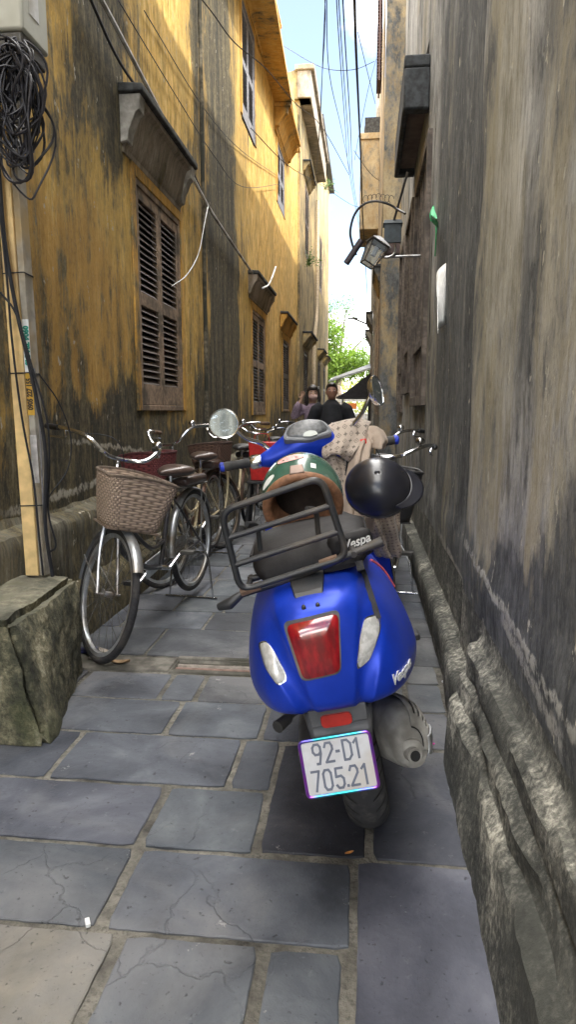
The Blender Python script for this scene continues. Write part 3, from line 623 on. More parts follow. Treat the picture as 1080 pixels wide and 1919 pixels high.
t = MB().box((cx0, 5.75, 3.88), (XR-.001, 7.55, 3.97)).box((cx0, 5.75, 3.58), (XR-.001, 5.87, 3.878)).box((cx0, 7.45, 3.64), (XR-.001, 7.55, 3.878)).box((cx0, 5.872, 3.64), (cx0+.05, 7.448, 3.878))
o = t.build('canopy', M['canopy'], None, bevel=.015); child_world(o, rb)
MB().box((cx0+.052, 5.872, 3.70), (XR-.002, 7.448, 3.72)).build('soffit', M['canopyin'], o)
t = MB()   # dark pipes / struts above and below the canopy
t.tube([aty(833, -30, 5.8)+Vector((0, 0, 0)), Vector((XR-.03, 5.95, 3.98))], .012, 8)
child_world(t.build('stay_rod', M['blackmetal'], None), rb)

# next houses on the right
b5, m5 = far_house('stepped_house', 'house on the right beyond the grey one, with a yellow return wall in the alley', .19, 10.3, 17, 8.2, [(.3, (.35, .25, .13)), (.5, (.45, .36, .22)), (.7, (.55, .46, .3))], GMOLD, 12., [(11.2, 12.3, 1.2, 3.0), (13.4, 14.5, 1.2, 3.0), (15.2, 16.2, 1.2, 3.1)], [(11, 12.5, 3.2, 3.5, .12)])
b6, m6 = far_house('shadowed_house', 'narrow shadowed house farthest along the right side of the alley', .13, 17, 32, 8.8, [(.3, (.3, .27, .22)), (.5, (.42, .38, .3)), (.7, (.55, .5, .42))], GMOLD, 15., [(18.5, 20, 1.2, 3.2), (22.5, 24, 1.2, 3.2), (26.5, 28, 1.2, 3.2)], [(18.2, 20.2, 3.4, 3.8, .18), (22.2, 24.3, 3.4, 3.8, .2)])
# projecting upper box with blackened top
bx = empty('overhanging_balcony', None, None, (0, 0, 0)); bx.parent = b5; bx.matrix_parent_inverse = Matrix.Translation(-Vector(b5.location)); del_keys(bx)
a_ = aty(676, 430, 15); c_ = aty(673, 262, 15)
t = MB().box((-.205, 15, a_.z), (.19, 16.6, c_.z)).box((-.215, 14.97, c_.z), (.19, 16.65, c_.z+.12)); t.build('box_wall', m5, bx, bevel=.01)
t = MB().ell((0, 15.3, c_.z+.28), (.14, .3, .22), 14, 8).box((-.12, 15.0, c_.z+.121), (.189, 15.7, c_.z+.42)); t.build('blackened_cap', M['hoodtop'], bx)
# open upper shutter
s_ = aty(710, -20, 11); e_ = aty(712, 150, 11)
op = MB(); op.box((.10, 11.0, e_.z), (.125, 11.6, s_.z))
for k in range(26):
    zz = e_.z+.05+k*(s_.z-e_.z-.1)/26; op.box((.075, 11.04, zz), (.15, 11.56, zz+.012), M=None)
o = op.build('open_shutter', simple('plum brown shutter', (.12, .07, .065), .6, var=.2), None); child_world(o, b5)
def dens3(pts, k):
    out = []
    for a, c in zip(pts, pts[1:]+pts[:1]):
        n = k if (a-c).length > .02 else 1
        for i in range(n): out.append(a.lerp(c, i/n))
    return out
# ---------------- blue scooter (local: x right, y forward, z up, origin under the rear wheel) ----------------
sct = empty('scooter', 'satin blue scooter leaning on its stand with a black folded rear rack', 'scooter', (.026, 1.965, .010), (0, R(-11.3), R(3.8)))
SHELL = [  # y, half width, z bottom, z top
 (-.452, .055, .625, .79), (-.446, .10, .598, .822), (-.43, .135, .58, .842), (-.40, .163, .568, .855), (-.33, .195, .553, .866), (-.22, .220, .528, .872), (-.10, .236, .50, .872),
 (.04, .240, .462, .868), (.18, .230, .42, .862), (.32, .205, .375, .85), (.44, .17, .335, .83), (.54, .135, .31, .79), (.60, .115, .30, .74)]
HP = bez([(x, 0, z) for x, z in ((0, 1), (.25, .995), (.46, .975), (.62, .92), (.76, .80), (.87, .63), (.95, .46), (1, .30), (1, .19), (.94, .08), (.82, .02), (.5, -.015), (0, -.02))], 5)
def shell_ring(y, w, zb, zt):
    H = [(p.x*w, zb+(zt-zb)*p.z) for p in HP]; P = H+[(-x, z) for x, z in H[-2:0:-1]]; out = []
    f = min(1, max(0, (-.12-y)/.15))
    for x, z in P:
        x1 = .048+(.105-.048)*(z-.58)/.28; x2 = .085+(.20-.085)*(z-.58)/.28; t = (abs(x)-x1)/max(.02, x2-x1); d = 0
        if 0 < t < 1: d = math.sin(math.pi*t**.7)**.8
        n_ = .011*d*f
        out.append((x*(1-.25*n_/.011*.02), y+n_*1.3, z-n_*.35*(1 if z > .8 else 0)))
    return out
rs = []
for i in range(len(SHELL)-1):
    for k in range(7):
        t = k/7; a = SHELL[max(i-1, 0)]; b = SHELL[i]; c = SHELL[i+1]; d = SHELL[min(i+2, len(SHELL)-1)]
        v = [.5*((2*b[q])+(c[q]-a[q])*t+(2*a[q]-5*b[q]+4*c[q]-d[q])*t*t+(3*b[q]-3*c[q]+d[q]-a[q])*t**3) for q in range(4)]
        rs.append(shell_ring(*v))
rs.append(shell_ring(*SHELL[-1]))
rs.insert(0, [(p[0]*.55, -.4555, .708+(p[2]-.708)*.6) for p in rs[0]])
mb = MB().rings(rs); body = mb.build('body', M['blue'], sct, smooth=60)
bvh = BVHTree.FromPolygons([Vector(v) for v in mb.v], mb.f)
def onbody(x, z, d=Vector((0, 1, 0)), y0=-1.5):
    h = bvh.ray_cast(Vector((x, y0, z)), d)
    return (h[0], (h[1] if h[1].y < 0 else -h[1])) if h[0] else (Vector((x, -.4, z)), Vector((0, -1, 0)))
def onbody_side(y, z):
    h = bvh.ray_cast(Vector((1, y, z)), Vector((-1, 0, 0))); n = h[1]
    return h[0], (n if n.x > 0 else -n)
def patch(outline, base, dome, rings=6, side=None, pw=2.2):
    """domed lens hugging the body; outline in (x,z)"""
    m = MB(); cx = sum(p[0] for p in outline)/len(outline); cz = sum(p[1] for p in outline)/len(outline); N = len(outline); R_ = []
    for i in range(rings+1):
        t = 1-i/rings; t = max(t, .001); ring = []
        for (x, z) in outline:
            X, Z = cx+(x-cx)*t, cz+(z-cz)*t; p, n = onbody(X, Z)
            if dome > .01: q = onbody(x, z)[0]; ya = sum(onbody(a_, b_)[0].y for a_, b_ in outline[::4])/len(outline[::4]); k_ = min(1, (1-t)*2.2); p = Vector((X, q.y*(1-k_)+ya*k_, Z)); n = Vector((0, -1, 0))
            ring.append(p+Vector((n.x*.3, n.y, n.z*.3))*(base+dome*(1-t**pw)))
        R_.append(ring)
    rim = []
    for (x, z) in outline:
        p, n = onbody(x, z); rim.append(p+Vector((0, .012, 0)))
    m.rings([rim]+R_); return m
def rp2(pts, r, n=4): return [(p.x, p.z) for p in rpoly([(x, 0, z) for x, z in pts], r, n)]
def dens(pts, k=3):
    out = []
    for a, b in zip(pts, pts[1:]+pts[:1]):
        for i in range(k): out.append((a[0]+(b[0]-a[0])*i/k, a[1]+(b[1]-a[1])*i/k))
    return out
M['redlens'] = NB('red tail lens'); _b = M['redlens']
_v = _b.vec((1, 1, 1)); _n = _b.noise(_b.vec((9, 1, 3)), 6, 5, .6)
M['redlens'] = _b.fin(_b.mix(_b.map(_n, .35, .7), (.15, .002, .006), (.36, .005, .012)), .12, None, Coat_Weight=1., Coat_Roughness=.04, Specular_IOR_Level=.8)
M['clearlens'] = NB('clear lens'); _b = M['clearlens']; _n = _b.noise(_b.vec((1, 1, 1)), 60, 4, .6)
M['clearlens'] = _b.fin(_b.mix(_b.map(_n, .4, .65), (.55, .55, .53), (.78, .78, .77)), .14, _b.bump(_n, .12, .002), .25, Coat_Weight=1., Coat_Roughness=.05)
tl_out = dens(rp2([(-.076, .803), (.048, .811), (.027, .676), (-.060, .670)], .016), 2)
rim = [(x*1.09, .733+(z-.733)*1.09) for x, z in tl_out]
tlo = patch(rim, .004, .0, 2).build('taillight', M['grey'], sct)
patch(tl_out, .008, .012, 9, pw=4).build('red_lens', M['redlens'], tlo)
for s_, sh in ((1, [(.104, .776), (.138, .769), (.134, .739), (.098, .682), (.072, .668), (.069, .680), (.086, .739)]), (-1, [(-.157, .745), (-.134, .757), (-.118, .735), (-.103, .685), (-.104, .668), (-.125, .662), (-.147, .70)])):
    ol = dens(rp2(sh, .008, 2), 2); ind = patch([(x+(x-sum(q[0] for q in ol)/len(ol))*.12, z+(z-.715)*.06) for x, z in ol], .002, 0, 2).build('turn_signal', M['chrome'], sct)
    patch(ol, .004, .007, 5).build('clear_lens', M['clearlens'], ind)
# emblem on the right flank
M['emblem'] = simple('silver emblem', (.78, .79, .80), .35, .2, var=.05)
def flank_text(txt, y, z, size, mat, parent, name, rotz=0., roll=0.):
    p, n = onbody_side(y, z); n = n.normalized(); up = Vector((0, 0, 1)); right = up.cross(n).normalized(); u = n.cross(right)
    Mx = Matrix((right, u, n)).transposed().to_4x4(); Mx = Matrix.Translation(p+n*.002) @ Mx @ Matrix.Rotation(roll, 4, 'Z')
    return textobj(name, txt, size, mat, parent, Mx, shear=.35, sx=.9, ext=.001, bold=.0009)
em = textobj('emblem', 'Vespa', .026, M['emblem'], sct, Matrix.Identity(4), shear=.35, sx=.95, ext=.0012, bold=.0006)
for v in em.data.vertices:   # bend the lettering onto the flank
    x_, z_ = .166+v.co.x*.95, .620+v.co.y*1.45+v.co.x*.10; p, n = onbody(x_, z_); v.co = p+n.normalized()*(.0022+v.co.z)
# lower rear: grey tail panel, reflector, plate
mud = MB(); rs = []
for (z, w, y, d) in ((.585, .088, -.30, .10), (.55, .084, -.375, .06), (.52, .080, -.39, .05), (.48, .072, -.405, .03), (.42, .06, -.42, .02), (.37, .05, -.43, .012)):
    rs.append([Vector(p) for p in ((-w, y, z), (-w*.9, y-.012, z), (w*.9, y-.012, z), (w, y, z), (w, y+d, z), (-w, y+d, z))])
mud.rings(rs).box((-.07, -.42, .53), (.07, -.38, .575)); mu = mud.build('mudguard', M['grey'], sct, smooth=30, bevel=.004)
inner = MB().tube([(0, -.30, .52), (0, -.20, .545), (0, .0, .56), (0, .2, .50)], [.06, .1, .12, .1], 14, flat=.35); inner.build('wheel_arch', M['blackplastic'], sct)
rf = MB().rings([[(x, -.415, z) for x, z in rp2([(-.045, .56), (.033, .56), (.033, .53), (-.045, .53)], .012)], [(x*.94, -.427, z) for x, z in rp2([(-.045, .56), (.033, .56), (.033, .53), (-.045, .53)], .012)]])
rf.build('reflector', simple('red reflector', (.33, .02, .015), .35, var=.2), sct)
pl = bpy.data.objects.new('number_plate', None)
PM = Matrix.Translation((-.020, -.443, .443)) @ Matrix.Rotation(R(90-16), 4, 'X') @ Matrix.Diagonal((.89, .91, 1, 1))
plate = MB().rings([[PM @ Vector((p.x, p.y, -.0012)) for p in rpoly([(-.095, -.07, 0), (.095, -.07, 0), (.095, .07, 0), (-.095, .07, 0)], .010)], [PM @ Vector((p.x, p.y, .0012)) for p in rpoly([(-.095, -.07, 0), (.095, -.07, 0), (.095, .07, 0), (-.095, .07, 0)], .010)]])
M['plate'] = simple('plate white', (.47, .48, .51), .45, var=.06, scale=40, bump=.1, grime=(.42, .40, .38), gr=.3)
po = plate.build('number_plate', M['plate'], sct, smooth=30)
fr = NB('anodised plate frame'); gsep = fr.n('ShaderNodeSeparateXYZ'); fr.l(fr.tc.outputs['Generated'], gsep.inputs[0])
t_ = fr.math('ADD', fr.math('MULTIPLY', gsep.outputs[0], .9), fr.math('MULTIPLY', gsep.outputs[2], .35))
edge = fr.math('ABSOLUTE', fr.math('SUBTRACT', gsep.outputs[0], .5)); up_ = fr.map(edge, .32, .46)
cc = fr.mix(up_, (.02, .28, .33), (.30, .07, .52)); cc = fr.mix(fr.map(fr.noise(fr.vec(), 18, 3), .4, .65), cc, (.12, .10, .50))
M['anod'] = fr.fin(cc, .3, None, .8)
MB().tube([PM @ p for p in rpoly([(-.0955, -.0705, 0), (.0955, -.0705, 0), (.0955, .0705, 0), (-.0955, .0705, 0)], .012, 5)], .0042, 8, loop=True).build('plate_frame', M['anod'], po)
M['plateink'] = simple('plate lettering', (.10, .115, .16), .5, var=.1)
GL = {'9': [[(1, 1.25), (.75, .95), (.25, .95), (0, 1.25), (0, 1.7), (.25, 2), (.75, 2), (1, 1.7), (1, 1.0), (.7, 0), (.35, 0)]], '2': [[(0, 1.6), (.2, 2), (.8, 2), (1, 1.65), (1, 1.3), (0, .05), (1.05, .05)]], 'D': [[(0, 0), (0, 2), (.6, 2), (1, 1.6), (1, .4), (.6, 0), (0, 0)]],
 '1': [[(.1, 1.6), (.55, 2), (.55, 0)]], '7': [[(0, 2), (1, 2), (.35, 0)]], '0': [[(0, .35), (0, 1.65), (.25, 2), (.75, 2), (1, 1.65), (1, .35), (.75, 0), (.25, 0), (0, .35)]], '5': [[(1, 2), (.1, 2), (.05, 1.15), (.7, 1.2), (1, .9), (1, .35), (.75, 0), (.25, 0), (0, .3)]]}
def dig(ch, x, y, w=.0205, h=.0245):
    m = MB()
    for pl_ in GL[ch]:
        P3 = [Vector((x+(px-.5)*w, y+(py-1)*h, 0)) for px, py in pl_]; sw = .0031
        for p, q in zip(P3, P3[1:]):
            d = (q-p); 
            if d.length < 1e-6: continue
            d.normalize(); n_ = Vector((-d.y, d.x, 0))*sw; e = d*sw*.7
            m.quadprism([PM @ Vector((*(v.xy), .0012)) for v in (p-e-n_, q+e-n_, q+e+n_, p-e+n_)], [PM @ Vector((*(v.xy), .0019+.00002*len(m.f))) for v in (p-e-n_, q+e-n_, q+e+n_, p-e+n_)])
    m.build('lettering', M['plateink'], po, smooth=0)
for ch, x in (('9', -.052), ('2', -.020), ('D', .030), ('1', .057)): dig(ch, x, .034)
for ch, x in (('7', -.066), ('0', -.035), ('5', -.003), ('2', .036), ('1', .066)): dig(ch, x, -.033)
MB().box((-.006, -.0035, 0), (.006, .0035, .001), M=PM @ Matrix.Translation((.004, .034, .0012))).build('dash', M['plateink'], po)
MB().box((-.0035, -.0035, 0), (.0035, .0035, .001), M=PM @ Matrix.Translation((.0165, -.055, .0012))).build('full_stop', M['plateink'], po)
# rear wheel
def tyre_bump():
    b = NB('scooter tyre'); u = b.n('ShaderNodeUVMap'); s = b.n('ShaderNodeSeparateXYZ'); b.l(u.outputs[0], s.inputs[0])
    x = b.math('MULTIPLY', s.outputs[1], 30.); yv = b.math('ABSOLUTE', b.math('SUBTRACT', s.outputs[0], .5))
    f = b.math('FRACT', b.math('ADD', x, b.math('MULTIPLY', yv, 5.)))
    g = b.math('MULTIPLY', b.map(b.math('ABSOLUTE', b.math('SUBTRACT', f, .5)), .055, .10, 1., 0.), b.map(yv, .05, .10))
    g = b.math('MULTIPLY', g, b.map(yv, .30, .33, 1., 0.))
    n = b.noise(b.vec(), 30, 5, .7); c = b.mix(b.map(n, .45, .75), (.04, .04, .043), (.10, .095, .088)); c = b.mix(g, c, (.012, .012, .012))
    return b.fin(c, .78, b.bump(b.math('SUBTRACT', b.math('MULTIPLY', n, .12), g), 1., .008))
M['stye'] = tyre_bump()
def fat_wheel(c, r, w, parent, name='rear_wheel', spokes=5):
    c = Vector(c); wo = bpy.data.objects.new(name, None); COL.objects.link(wo); wo.parent = parent
    prof = []
    for k in range(26):
        a = math.pi*2*k/26; rr = r-w*.5*.92+w*.5*.92*math.cos(a); prof.append((rr, w*.5*math.sin(a)*(1.0 if math.cos(a) > 0 else .82)))
    # uv v runs round the wheel: build by revolving rings
    rs = []
    for k in range(72):
        a = 2*math.pi*k/72; ring = [c+Vector((h, rr*math.cos(a), rr*math.sin(a))) for rr, h in prof[13:]+prof[:13]]; rs.append(ring)
    MB().rings(rs, loop=True).build('tyre', M['stye'], wo, smooth=70)
    ri = r-w*.95; m = MB().lathe([(ri*1.06, -w*.40), (ri*1.06, -w*.34), (ri*.93, -w*.33), (ri*.93, w*.33), (ri*1.06, w*.34), (ri*1.06, w*.40), (ri*.99, w*.40), (ri*.86, w*.28), (ri*.86, -w*.28), (ri*.99, -w*.40)], 0, c, 40, loop=True)
    for k in range(spokes):
        a = 2*math.pi*k/spokes; d = Vector((0, math.cos(a), math.sin(a))); m.tube([c+d*.03, c+d*ri*.9], [.022, .014], 8)
    m.cyl(c-Vector((w*.3, 0, 0)), c+Vector((w*.3, 0, 0)), .04, 20)
    m.build('rim', simple(name+' alloy', (.22, .215, .21), .45, .5, var=.2, grime=(.12, .1, .08), gr=.5), wo)
    return wo
fat_wheel((.014, .03, .225), .225, .130, sct)
# exhaust silencer on the right
EX = Matrix.Translation((.120, -.05, .322)) @ Matrix.Rotation(R(-12), 4, 'X') @ Matrix.Rotation(R(20), 4, 'Z') @ Matrix.Scale(.92, 4)
rs = []
for (y, rx, rz, dx, dz) in ((-.165, .020, .030, -.004, -.045), (-.163, .042, .062, 0, -.03), (-.145, .060, .083, 0, -.012), (-.10, .071, .097, 0, 0), (.0, .074, .10, 0, 0), (.10, .072, .096, 0, .0), (.17, .06, .08, 0, .01), (.2, .03, .04, 0, .02)):
    rs.append([EX @ Vector((dx+rx*math.copysign(abs(math.sin(a))**.85, math.sin(a)), y, dz+rz*math.copysign(abs(math.cos(a))**.85, math.cos(a)))) for a in (2*math.pi*k/28 for k in range(28))])
M['exh'] = simple('dusty exhaust grey', (.40, .39, .36), .62, .35, var=.35, scale=16, bump=.25, grime=(.10, .085, .065), gr=.6)
ex = MB().rings(rs).build('exhaust', M['exh'], sct, smooth=50)
MB().cyl(EX @ Vector((-.012, -.195, -.048)), EX @ Vector((-.012, -.10, -.04)), .021, 20).lathe([(.021, -.0), (.035, .012), (.036, .03), (.02, .03)], 1, EX @ Vector((-.012, -.175, -.046)), 20).build('tail_pipe', M['exh'], ex, smooth=45)
MB().cyl(EX @ Vector((-.012, -.1975, -.048)), EX @ Vector((-.012, -.1955, -.048)), .0145, 16).build('pipe_bore', M['dark'], ex)
# heat shield with slots wraps the right rear of the silencer
PR = [(-.168, .030, .045, 0, -.02), (-.160, .052, .072, 0, -.015), (-.142, .066, .090, 0, -.008), (-.11, .074, .100, 0, 0), (-.07, .079, .105, 0, 0), (-.02, .081, .107, 0, 0), (.04, .081, .107, 0, 0)]
def shp(i, v, off=.006):
    i0 = min(int(i), len(PR)-2); f = i-i0; y, rx, rz, dx, dz = [PR[i0][q]+(PR[i0+1][q]-PR[i0][q])*f for q in range(5)]; a = R(v)
    return EX @ Vector((dx+(rx+off)*math.sin(a), y-off*.4, dz+(rz+off)*math.cos(a)))
NI, NJ = 24, 30; vs = [shp(i*6/NI, 8+j*112/NJ) for i in range(NI+1) for j in range(NJ+1)]
slots = {(i, j) for i in range(5, 12) for j in range(3, 19) if j % 4 < 2}
MB().add(vs, [(i*(NJ+1)+j, i*(NJ+1)+j+1, (i+1)*(NJ+1)+j+1, (i+1)*(NJ+1)+j) for i in range(NI) for j in range(NJ) if (i, j) not in slots]).build('heat_shield', M['exh'], ex, smooth=60).modifiers.new('s', 'SOLIDIFY').thickness = .004
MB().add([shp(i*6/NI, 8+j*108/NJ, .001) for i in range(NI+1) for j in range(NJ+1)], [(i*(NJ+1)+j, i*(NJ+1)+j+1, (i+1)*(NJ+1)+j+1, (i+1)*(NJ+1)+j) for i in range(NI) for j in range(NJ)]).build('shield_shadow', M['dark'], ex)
po2 = rpoly([(1.0, 62, 0), (4.4, 62, 0), (4.4, 116, 0), (1.3, 122, 0)], .5, 4)
po2 = [Vector((p.x, p.y, 0)) for p in dens3([Vector((.5, 84, 0)), Vector((2.6, 82, 0)), Vector((2.8, 124, 0)), Vector((.7, 128, 0))], 8)]
cxx = sum(p.x for p in po2)/len(po2); cyy = sum(p.y for p in po2)/len(po2)
MB().rings([[shp(cxx+(p.x-cxx)*k, cyy+(p.y-cyy)*k, o_) for p in po2] for k, o_ in ((1, .008), (1, .012), (.86, .0135), (.8, .011), (.4, .0115))]).build('shield_plate', M['steel'], ex, smooth=30)
# engine, shock, swing arm, stand
MB().tube([(-.10, .02, .23), (-.105, .18, .25), (-.10, .35, .28)], [.075, .07, .06], 14, flat=.6).cyl((-.07, .03, .222), (.07, .03, .222), .03).tube([(.075, .03, .23), (.085, .16, .28), (.07, .3, .32)], [.03, .035, .05], 10).build('engine', M['grey'], sct)
for s_ in (-1, 1): MB().tube([(s_*.10, .01, .30), (s_*.12, .04, .50)], [.022, .026], 10).build('shock_absorber', M['blackmetal'], sct)
MB().tube([(-.09, .32, .26), (-.16, .36, .12), (-.235, .40, -.045)], .011, 8).box((-.275, .37, -.058), (-.215, .43, -.048)).build('side_stand', M['steel'], sct, bevel=.003)
MB().tube([(-.10, .05, .39), (-.155, -.02, .40), (-.195, -.085, .398)], [.012, .011, .013], 10).tube([(-.17, -.045, .398), (-.20, -.09, .396)], [.016, .019], 10).build('kick_lever', M['blackplastic'], sct)
# seat
rs = []
for (y, w, zb, zt) in ((-.30, .115, .872, .888), (-.29, .135, .868, .925), (-.25, .150, .866, .955), (-.15, .158, .866, .968), (.0, .16, .864, .965), (.12, .158, .862, .945), (.25, .15, .858, .925), (.42, .125, .85, .915), (.56, .09, .845, .90), (.62, .05, .845, .88)):
    ring = []
    for k in range(32):
        a = 2*math.pi*k/32; s__, c__ = math.sin(a), math.cos(a); ring.append((w*math.copysign(abs(s__)**.6, s__), y, (zb+zt)/2+(zt-zb)/2*math.copysign(abs(c__)**.6, c__)))
    rs.append(ring)
M['vinyl'] = simple('black vinyl', (.013, .012, .013), .6, var=.2, scale=60, bump=.2, Specular_IOR_Level=.25)
seat = MB().rings(rs).build('seat', M['vinyl'], sct, smooth=60)
for s_ in (-1, 1): MB().tube([(s_*.152, -.24, .935), (s_*.158, 0, .94), (s_*.15, .25, .905)], .004, 6).build('piping', M['vinyl'], seat)
SB = Matrix.Translation((.118, -.262, .925)) @ Matrix.Rotation(R(8), 4, 'Z') @ Matrix.Rotation(R(86), 4, 'X')
MB().box((-.07, -.036, -.02), (.045, .034, .028), M=SB).build('seat_back_pad', M['vinyl'], seat, bevel=.018)
textobj('seat_emblem', 'Vespa', .032, M['white'], seat, SB @ Matrix.Translation((-.002, .005, .0295)) @ Matrix.Rotation(R(8), 4, 'Z'), shear=.35, sx=.95, bold=.0006)
# grab rail and folded rack
RK = Matrix.Translation((-.03, -.345, .885)) @ Matrix.Rotation(R(-3.5), 4, 'Y') @ Matrix.Rotation(R(6), 4, 'X')
rk = MB(); fr_ = rpoly([(-.150, 0, .0), (.125, 0, .02), (.112, 0, .225), (-.140, 0, .205)], .035, 6)
rk.tube([RK @ p for p in fr_], .0085, 10, loop=True)
for z0, z1 in ((.068, .086), (.137, .153)): rk.tube([RK @ Vector((-.147, 0, z0)), RK @ Vector((.118, 0, z1))], .0075, 10)
o = rk.build('rear_rack', M['blackmetal'], sct)
rk = MB()
for x in (-.09, .065): rk.tube(bez([RK @ Vector(p) for p in ((x, .10, .005), (x, .115, .06), (x+.008, .11, .12), (x-.008, .06, .145))], 5), .007, 8)
rk.tube([RK @ Vector(p) for p in ((-.155, .01, -.012), (-.05, .012, -.005), (.07, .012, .01), (.20, .02, .028))], .0095, 10)
rk.tube([RK @ Vector(p) for p in ((-.14, .10, -.01), (.0, .105, -.003), (.16, .10, .02))], .009, 10)
rk.tube([RK @ Vector(p) for p in ((-.135, .0, -.01), (-.135, .12, -.01))], .008, 8).tube([RK @ Vector(p) for p in ((.14, .0, .02), (.14, .12, .02))], .008, 8)
rk.tube([RK @ Vector(p) for p in ((-.155, .01, -.013), (-.185, .0, -.025), (-.215, .01, -.03))], [.010, .015, .010], 10).tube([RK @ Vector(p) for p in ((.18, .02, .025), (.215, .02, .03))], [.011, .013], 10)
rk.build('rack_base', M['blackmetal'], o)
MB().tube([RK @ Vector((-.15, .004, -.004)), RK @ Vector((-.10, .004, .0))], .0115, 8).build('rusty_hinge', M['rust'], o); MB().tube([RK @ Vector((.055, .004, .016)), RK @ Vector((.10, .004, .02))], .0115, 8).build('rusty_hinge', M['rust'], o)
MB().quadprism([(-.06, -.32, .885), (.03, -.32, .888), (.022, -.40, .862), (-.048, -.40, .86)], [(-.06, -.32, .875), (.03, -.32, .876), (.022, -.405, .852), (-.048, -.405, .85)]).quadprism([(-.048, -.40, .862), (.022, -.40, .862), (.018, -.432, .825), (-.042, -.432, .823)], [(-.048, -.392, .858), (.022, -.392, .858), (.018, -.42, .822), (-.042, -.42, .82)]).cyl((-.028, -.442, .832), (-.028, -.42, .836), .006, 8).cyl((.005, -.442, .832), (.005, -.42, .836), .006, 8).build('rack_bracket', M['blackmetal'], o, bevel=.003)
# webbing strap and pink strip
st = [(Vector((.118, -.335, .895)), Vector((0, -1, 0))), (Vector((.119, -.345, .872)), Vector((0, -.8, .6)))]+[onbody(.120+.012*t, .848-.085*t) for t in (0, .25, .5, .75, 1)]
rs = [[p+n*.004+Vector((dx, 0, 0)) for dx in (-.009, .009)]+[p+n*.0015+Vector((dx, 0, 0)) for dx in (.009, -.009)] for p, n in st]
MB().rings(rs).build('strap', simple('black webbing', (.02, .02, .022), .85, var=.3, scale=120, bump=.5), sct)
pk = []
for t in range(9):
    u = t/8; y = -.10+.10*u; h = bvh.ray_cast(Vector((.155+.055*u, y, 1.5)), Vector((0, 0, -1))); pk.append(h[0]+Vector((0, 0, .003)) if h[0] else Vector((.15+.07*u, y, .85)))
MB().tube(pk, .0045, 6).build('pink_cord', simple('coral pink trim', (.85, .16, .17), .5, var=.1), sct)
# floorboard, legshield, front
fl = MB(); rs = []
for (y, w, z) in ((.50, .19, .30), (.60, .20, .285), (.75, .215, .28), (.88, .215, .30)):
    rs.append([(-w, y, z+.03), (-w*.95, y, z+.045), (w*.95, y, z+.045), (w, y, z+.03), (w, y, z-.03), (w*.8, y, z-.06), (-w*.8, y, z-.06), (-w, y, z-.03)])
fl.rings(rs).build('floorboard', M['blue'], sct, smooth=50)
leg = MB(); rs = []
for (z, w, y) in ((.24, .16, .98), (.30, .21, .96), (.38, .245, .955), (.50, .268, .965), (.62, .27, .985), (.74, .258, .995), (.84, .225, 1.0), (.93, .16, .995), (.99, .10, .99), (1.03, .07, .985)):
    ring = []
    for k in range(13):
        u = -1+2*k/12; ring.append((w*u, y+.09*(1-u*u)+.0, z))
    ring += [(w*u, y+.09*(1-u*u)-.022, z) for u in (1-2*k/12 for k in range(13))]
    rs.append(ring)
leg.rings(rs); lg = leg.build('leg_shield', M['blue'], sct, smooth=60)
for s_ in (1, -1):
    MB().tube(bez([(s_*w, y-.01, z) for (z, w, y) in ((.27, .185, .965), (.38, .248, .955), (.50, .271, .965), (.62, .273, .985), (.74, .261, .995), (.84, .228, 1.0))], 4), .007, 8).build('trim', M['chrome'], lg)
for s_ in (1, -1): MB().tube(bez([(s_*.243, .40, .44), (s_*.255, .46, .36), (s_*.245, .56, .31), (s_*.225, .70, .30)], 5), .0065, 8).build('side_trim', M['chrome'], sct)
for a_, b_ in ((.235, .29), (-.29, -.235)): MB().box((a_, .36, .415), (b_, .43, .44)).build('footpeg', M['blackplastic'], sct, bevel=.006)
fm = MB(); rs = []
for k in range(13):
    a = R(-35+k*13.5); ring = []
    for j in range(11):
        u = -1+2*j/10; ring.append((.085*u, 1.36-math.cos(a)*(.25-.05*u*u)*1, .222+math.sin(a)*(.25-.05*u*u)))
    rs.append(ring)
fm.rings(rs, closed=False, cap=False); o = fm.build('front_mudguard', M['blue'], sct, smooth=70); q = o.modifiers.new('s', 'SOLIDIFY'); q.thickness = .006
fat_wheel((0, 1.36, .222), .222, .11, sct, 'front_wheel')
MB().tube([(0, 1.36, .25), (0, 1.22, .55), (0, 1.04, 1.0)], .028, 12).build('fork', M['steel'], sct)
# headset, turned to the left
HT = Matrix.Translation((.012, 1.03, 1.075)) @ Matrix.Rotation(R(6), 4, 'Z') @ Matrix.Rotation(R(2.5), 4, 'Y')
rs = []
for (x, y, z, ry, rz) in ((-.225, -.01, .020, .024, .026), (-.19, -.005, .022, .034, .036), (-.15, .005, .03, .052, .05), (-.10, .02, .045, .075, .07), (-.05, .03, .063, .10, .085), (0, .035, .07, .108, .092), (.05, .03, .063, .10, .085), (.10, .02, .045, .075, .07), (.15, .005, .03, .052, .05), (.19, -.005, .022, .034, .036), (.225, -.01, .02, .024, .026)):
    rs.append([HT @ Vector((x, y+ry*math.cos(a), z+rz*math.sin(a))) for a in (2*math.pi*k/24 for k in range(24))])
hd = MB().rings(rs).build('headset', M['blue'], sct, smooth=60, subd=1)
DT = HT @ Matrix.Translation((0, -.050, .118)) @ Matrix.Rotation(R(52), 4, 'X')
dash_o = rpoly([(-.112, -.03, 0), (.0, -.055, 0), (.112, -.03, 0), (.08, .04, 0), (0, .062, 0), (-.08, .04, 0)], .027, 5)
MB().rings([[DT @ Vector((p.x, p.y, -.03)) for p in dash_o], [DT @ Vector((p.x, p.y, .004)) for p in dash_o], [DT @ Vector((p.x*.9, p.y*.9, .008)) for p in dash_o], [DT @ Vector((p.x*.86, p.y*.86, .004)) for p in dash_o]]).build('dash_panel', simple('silver dash', (.20, .21, .23), .5, .0, var=.1), hd)
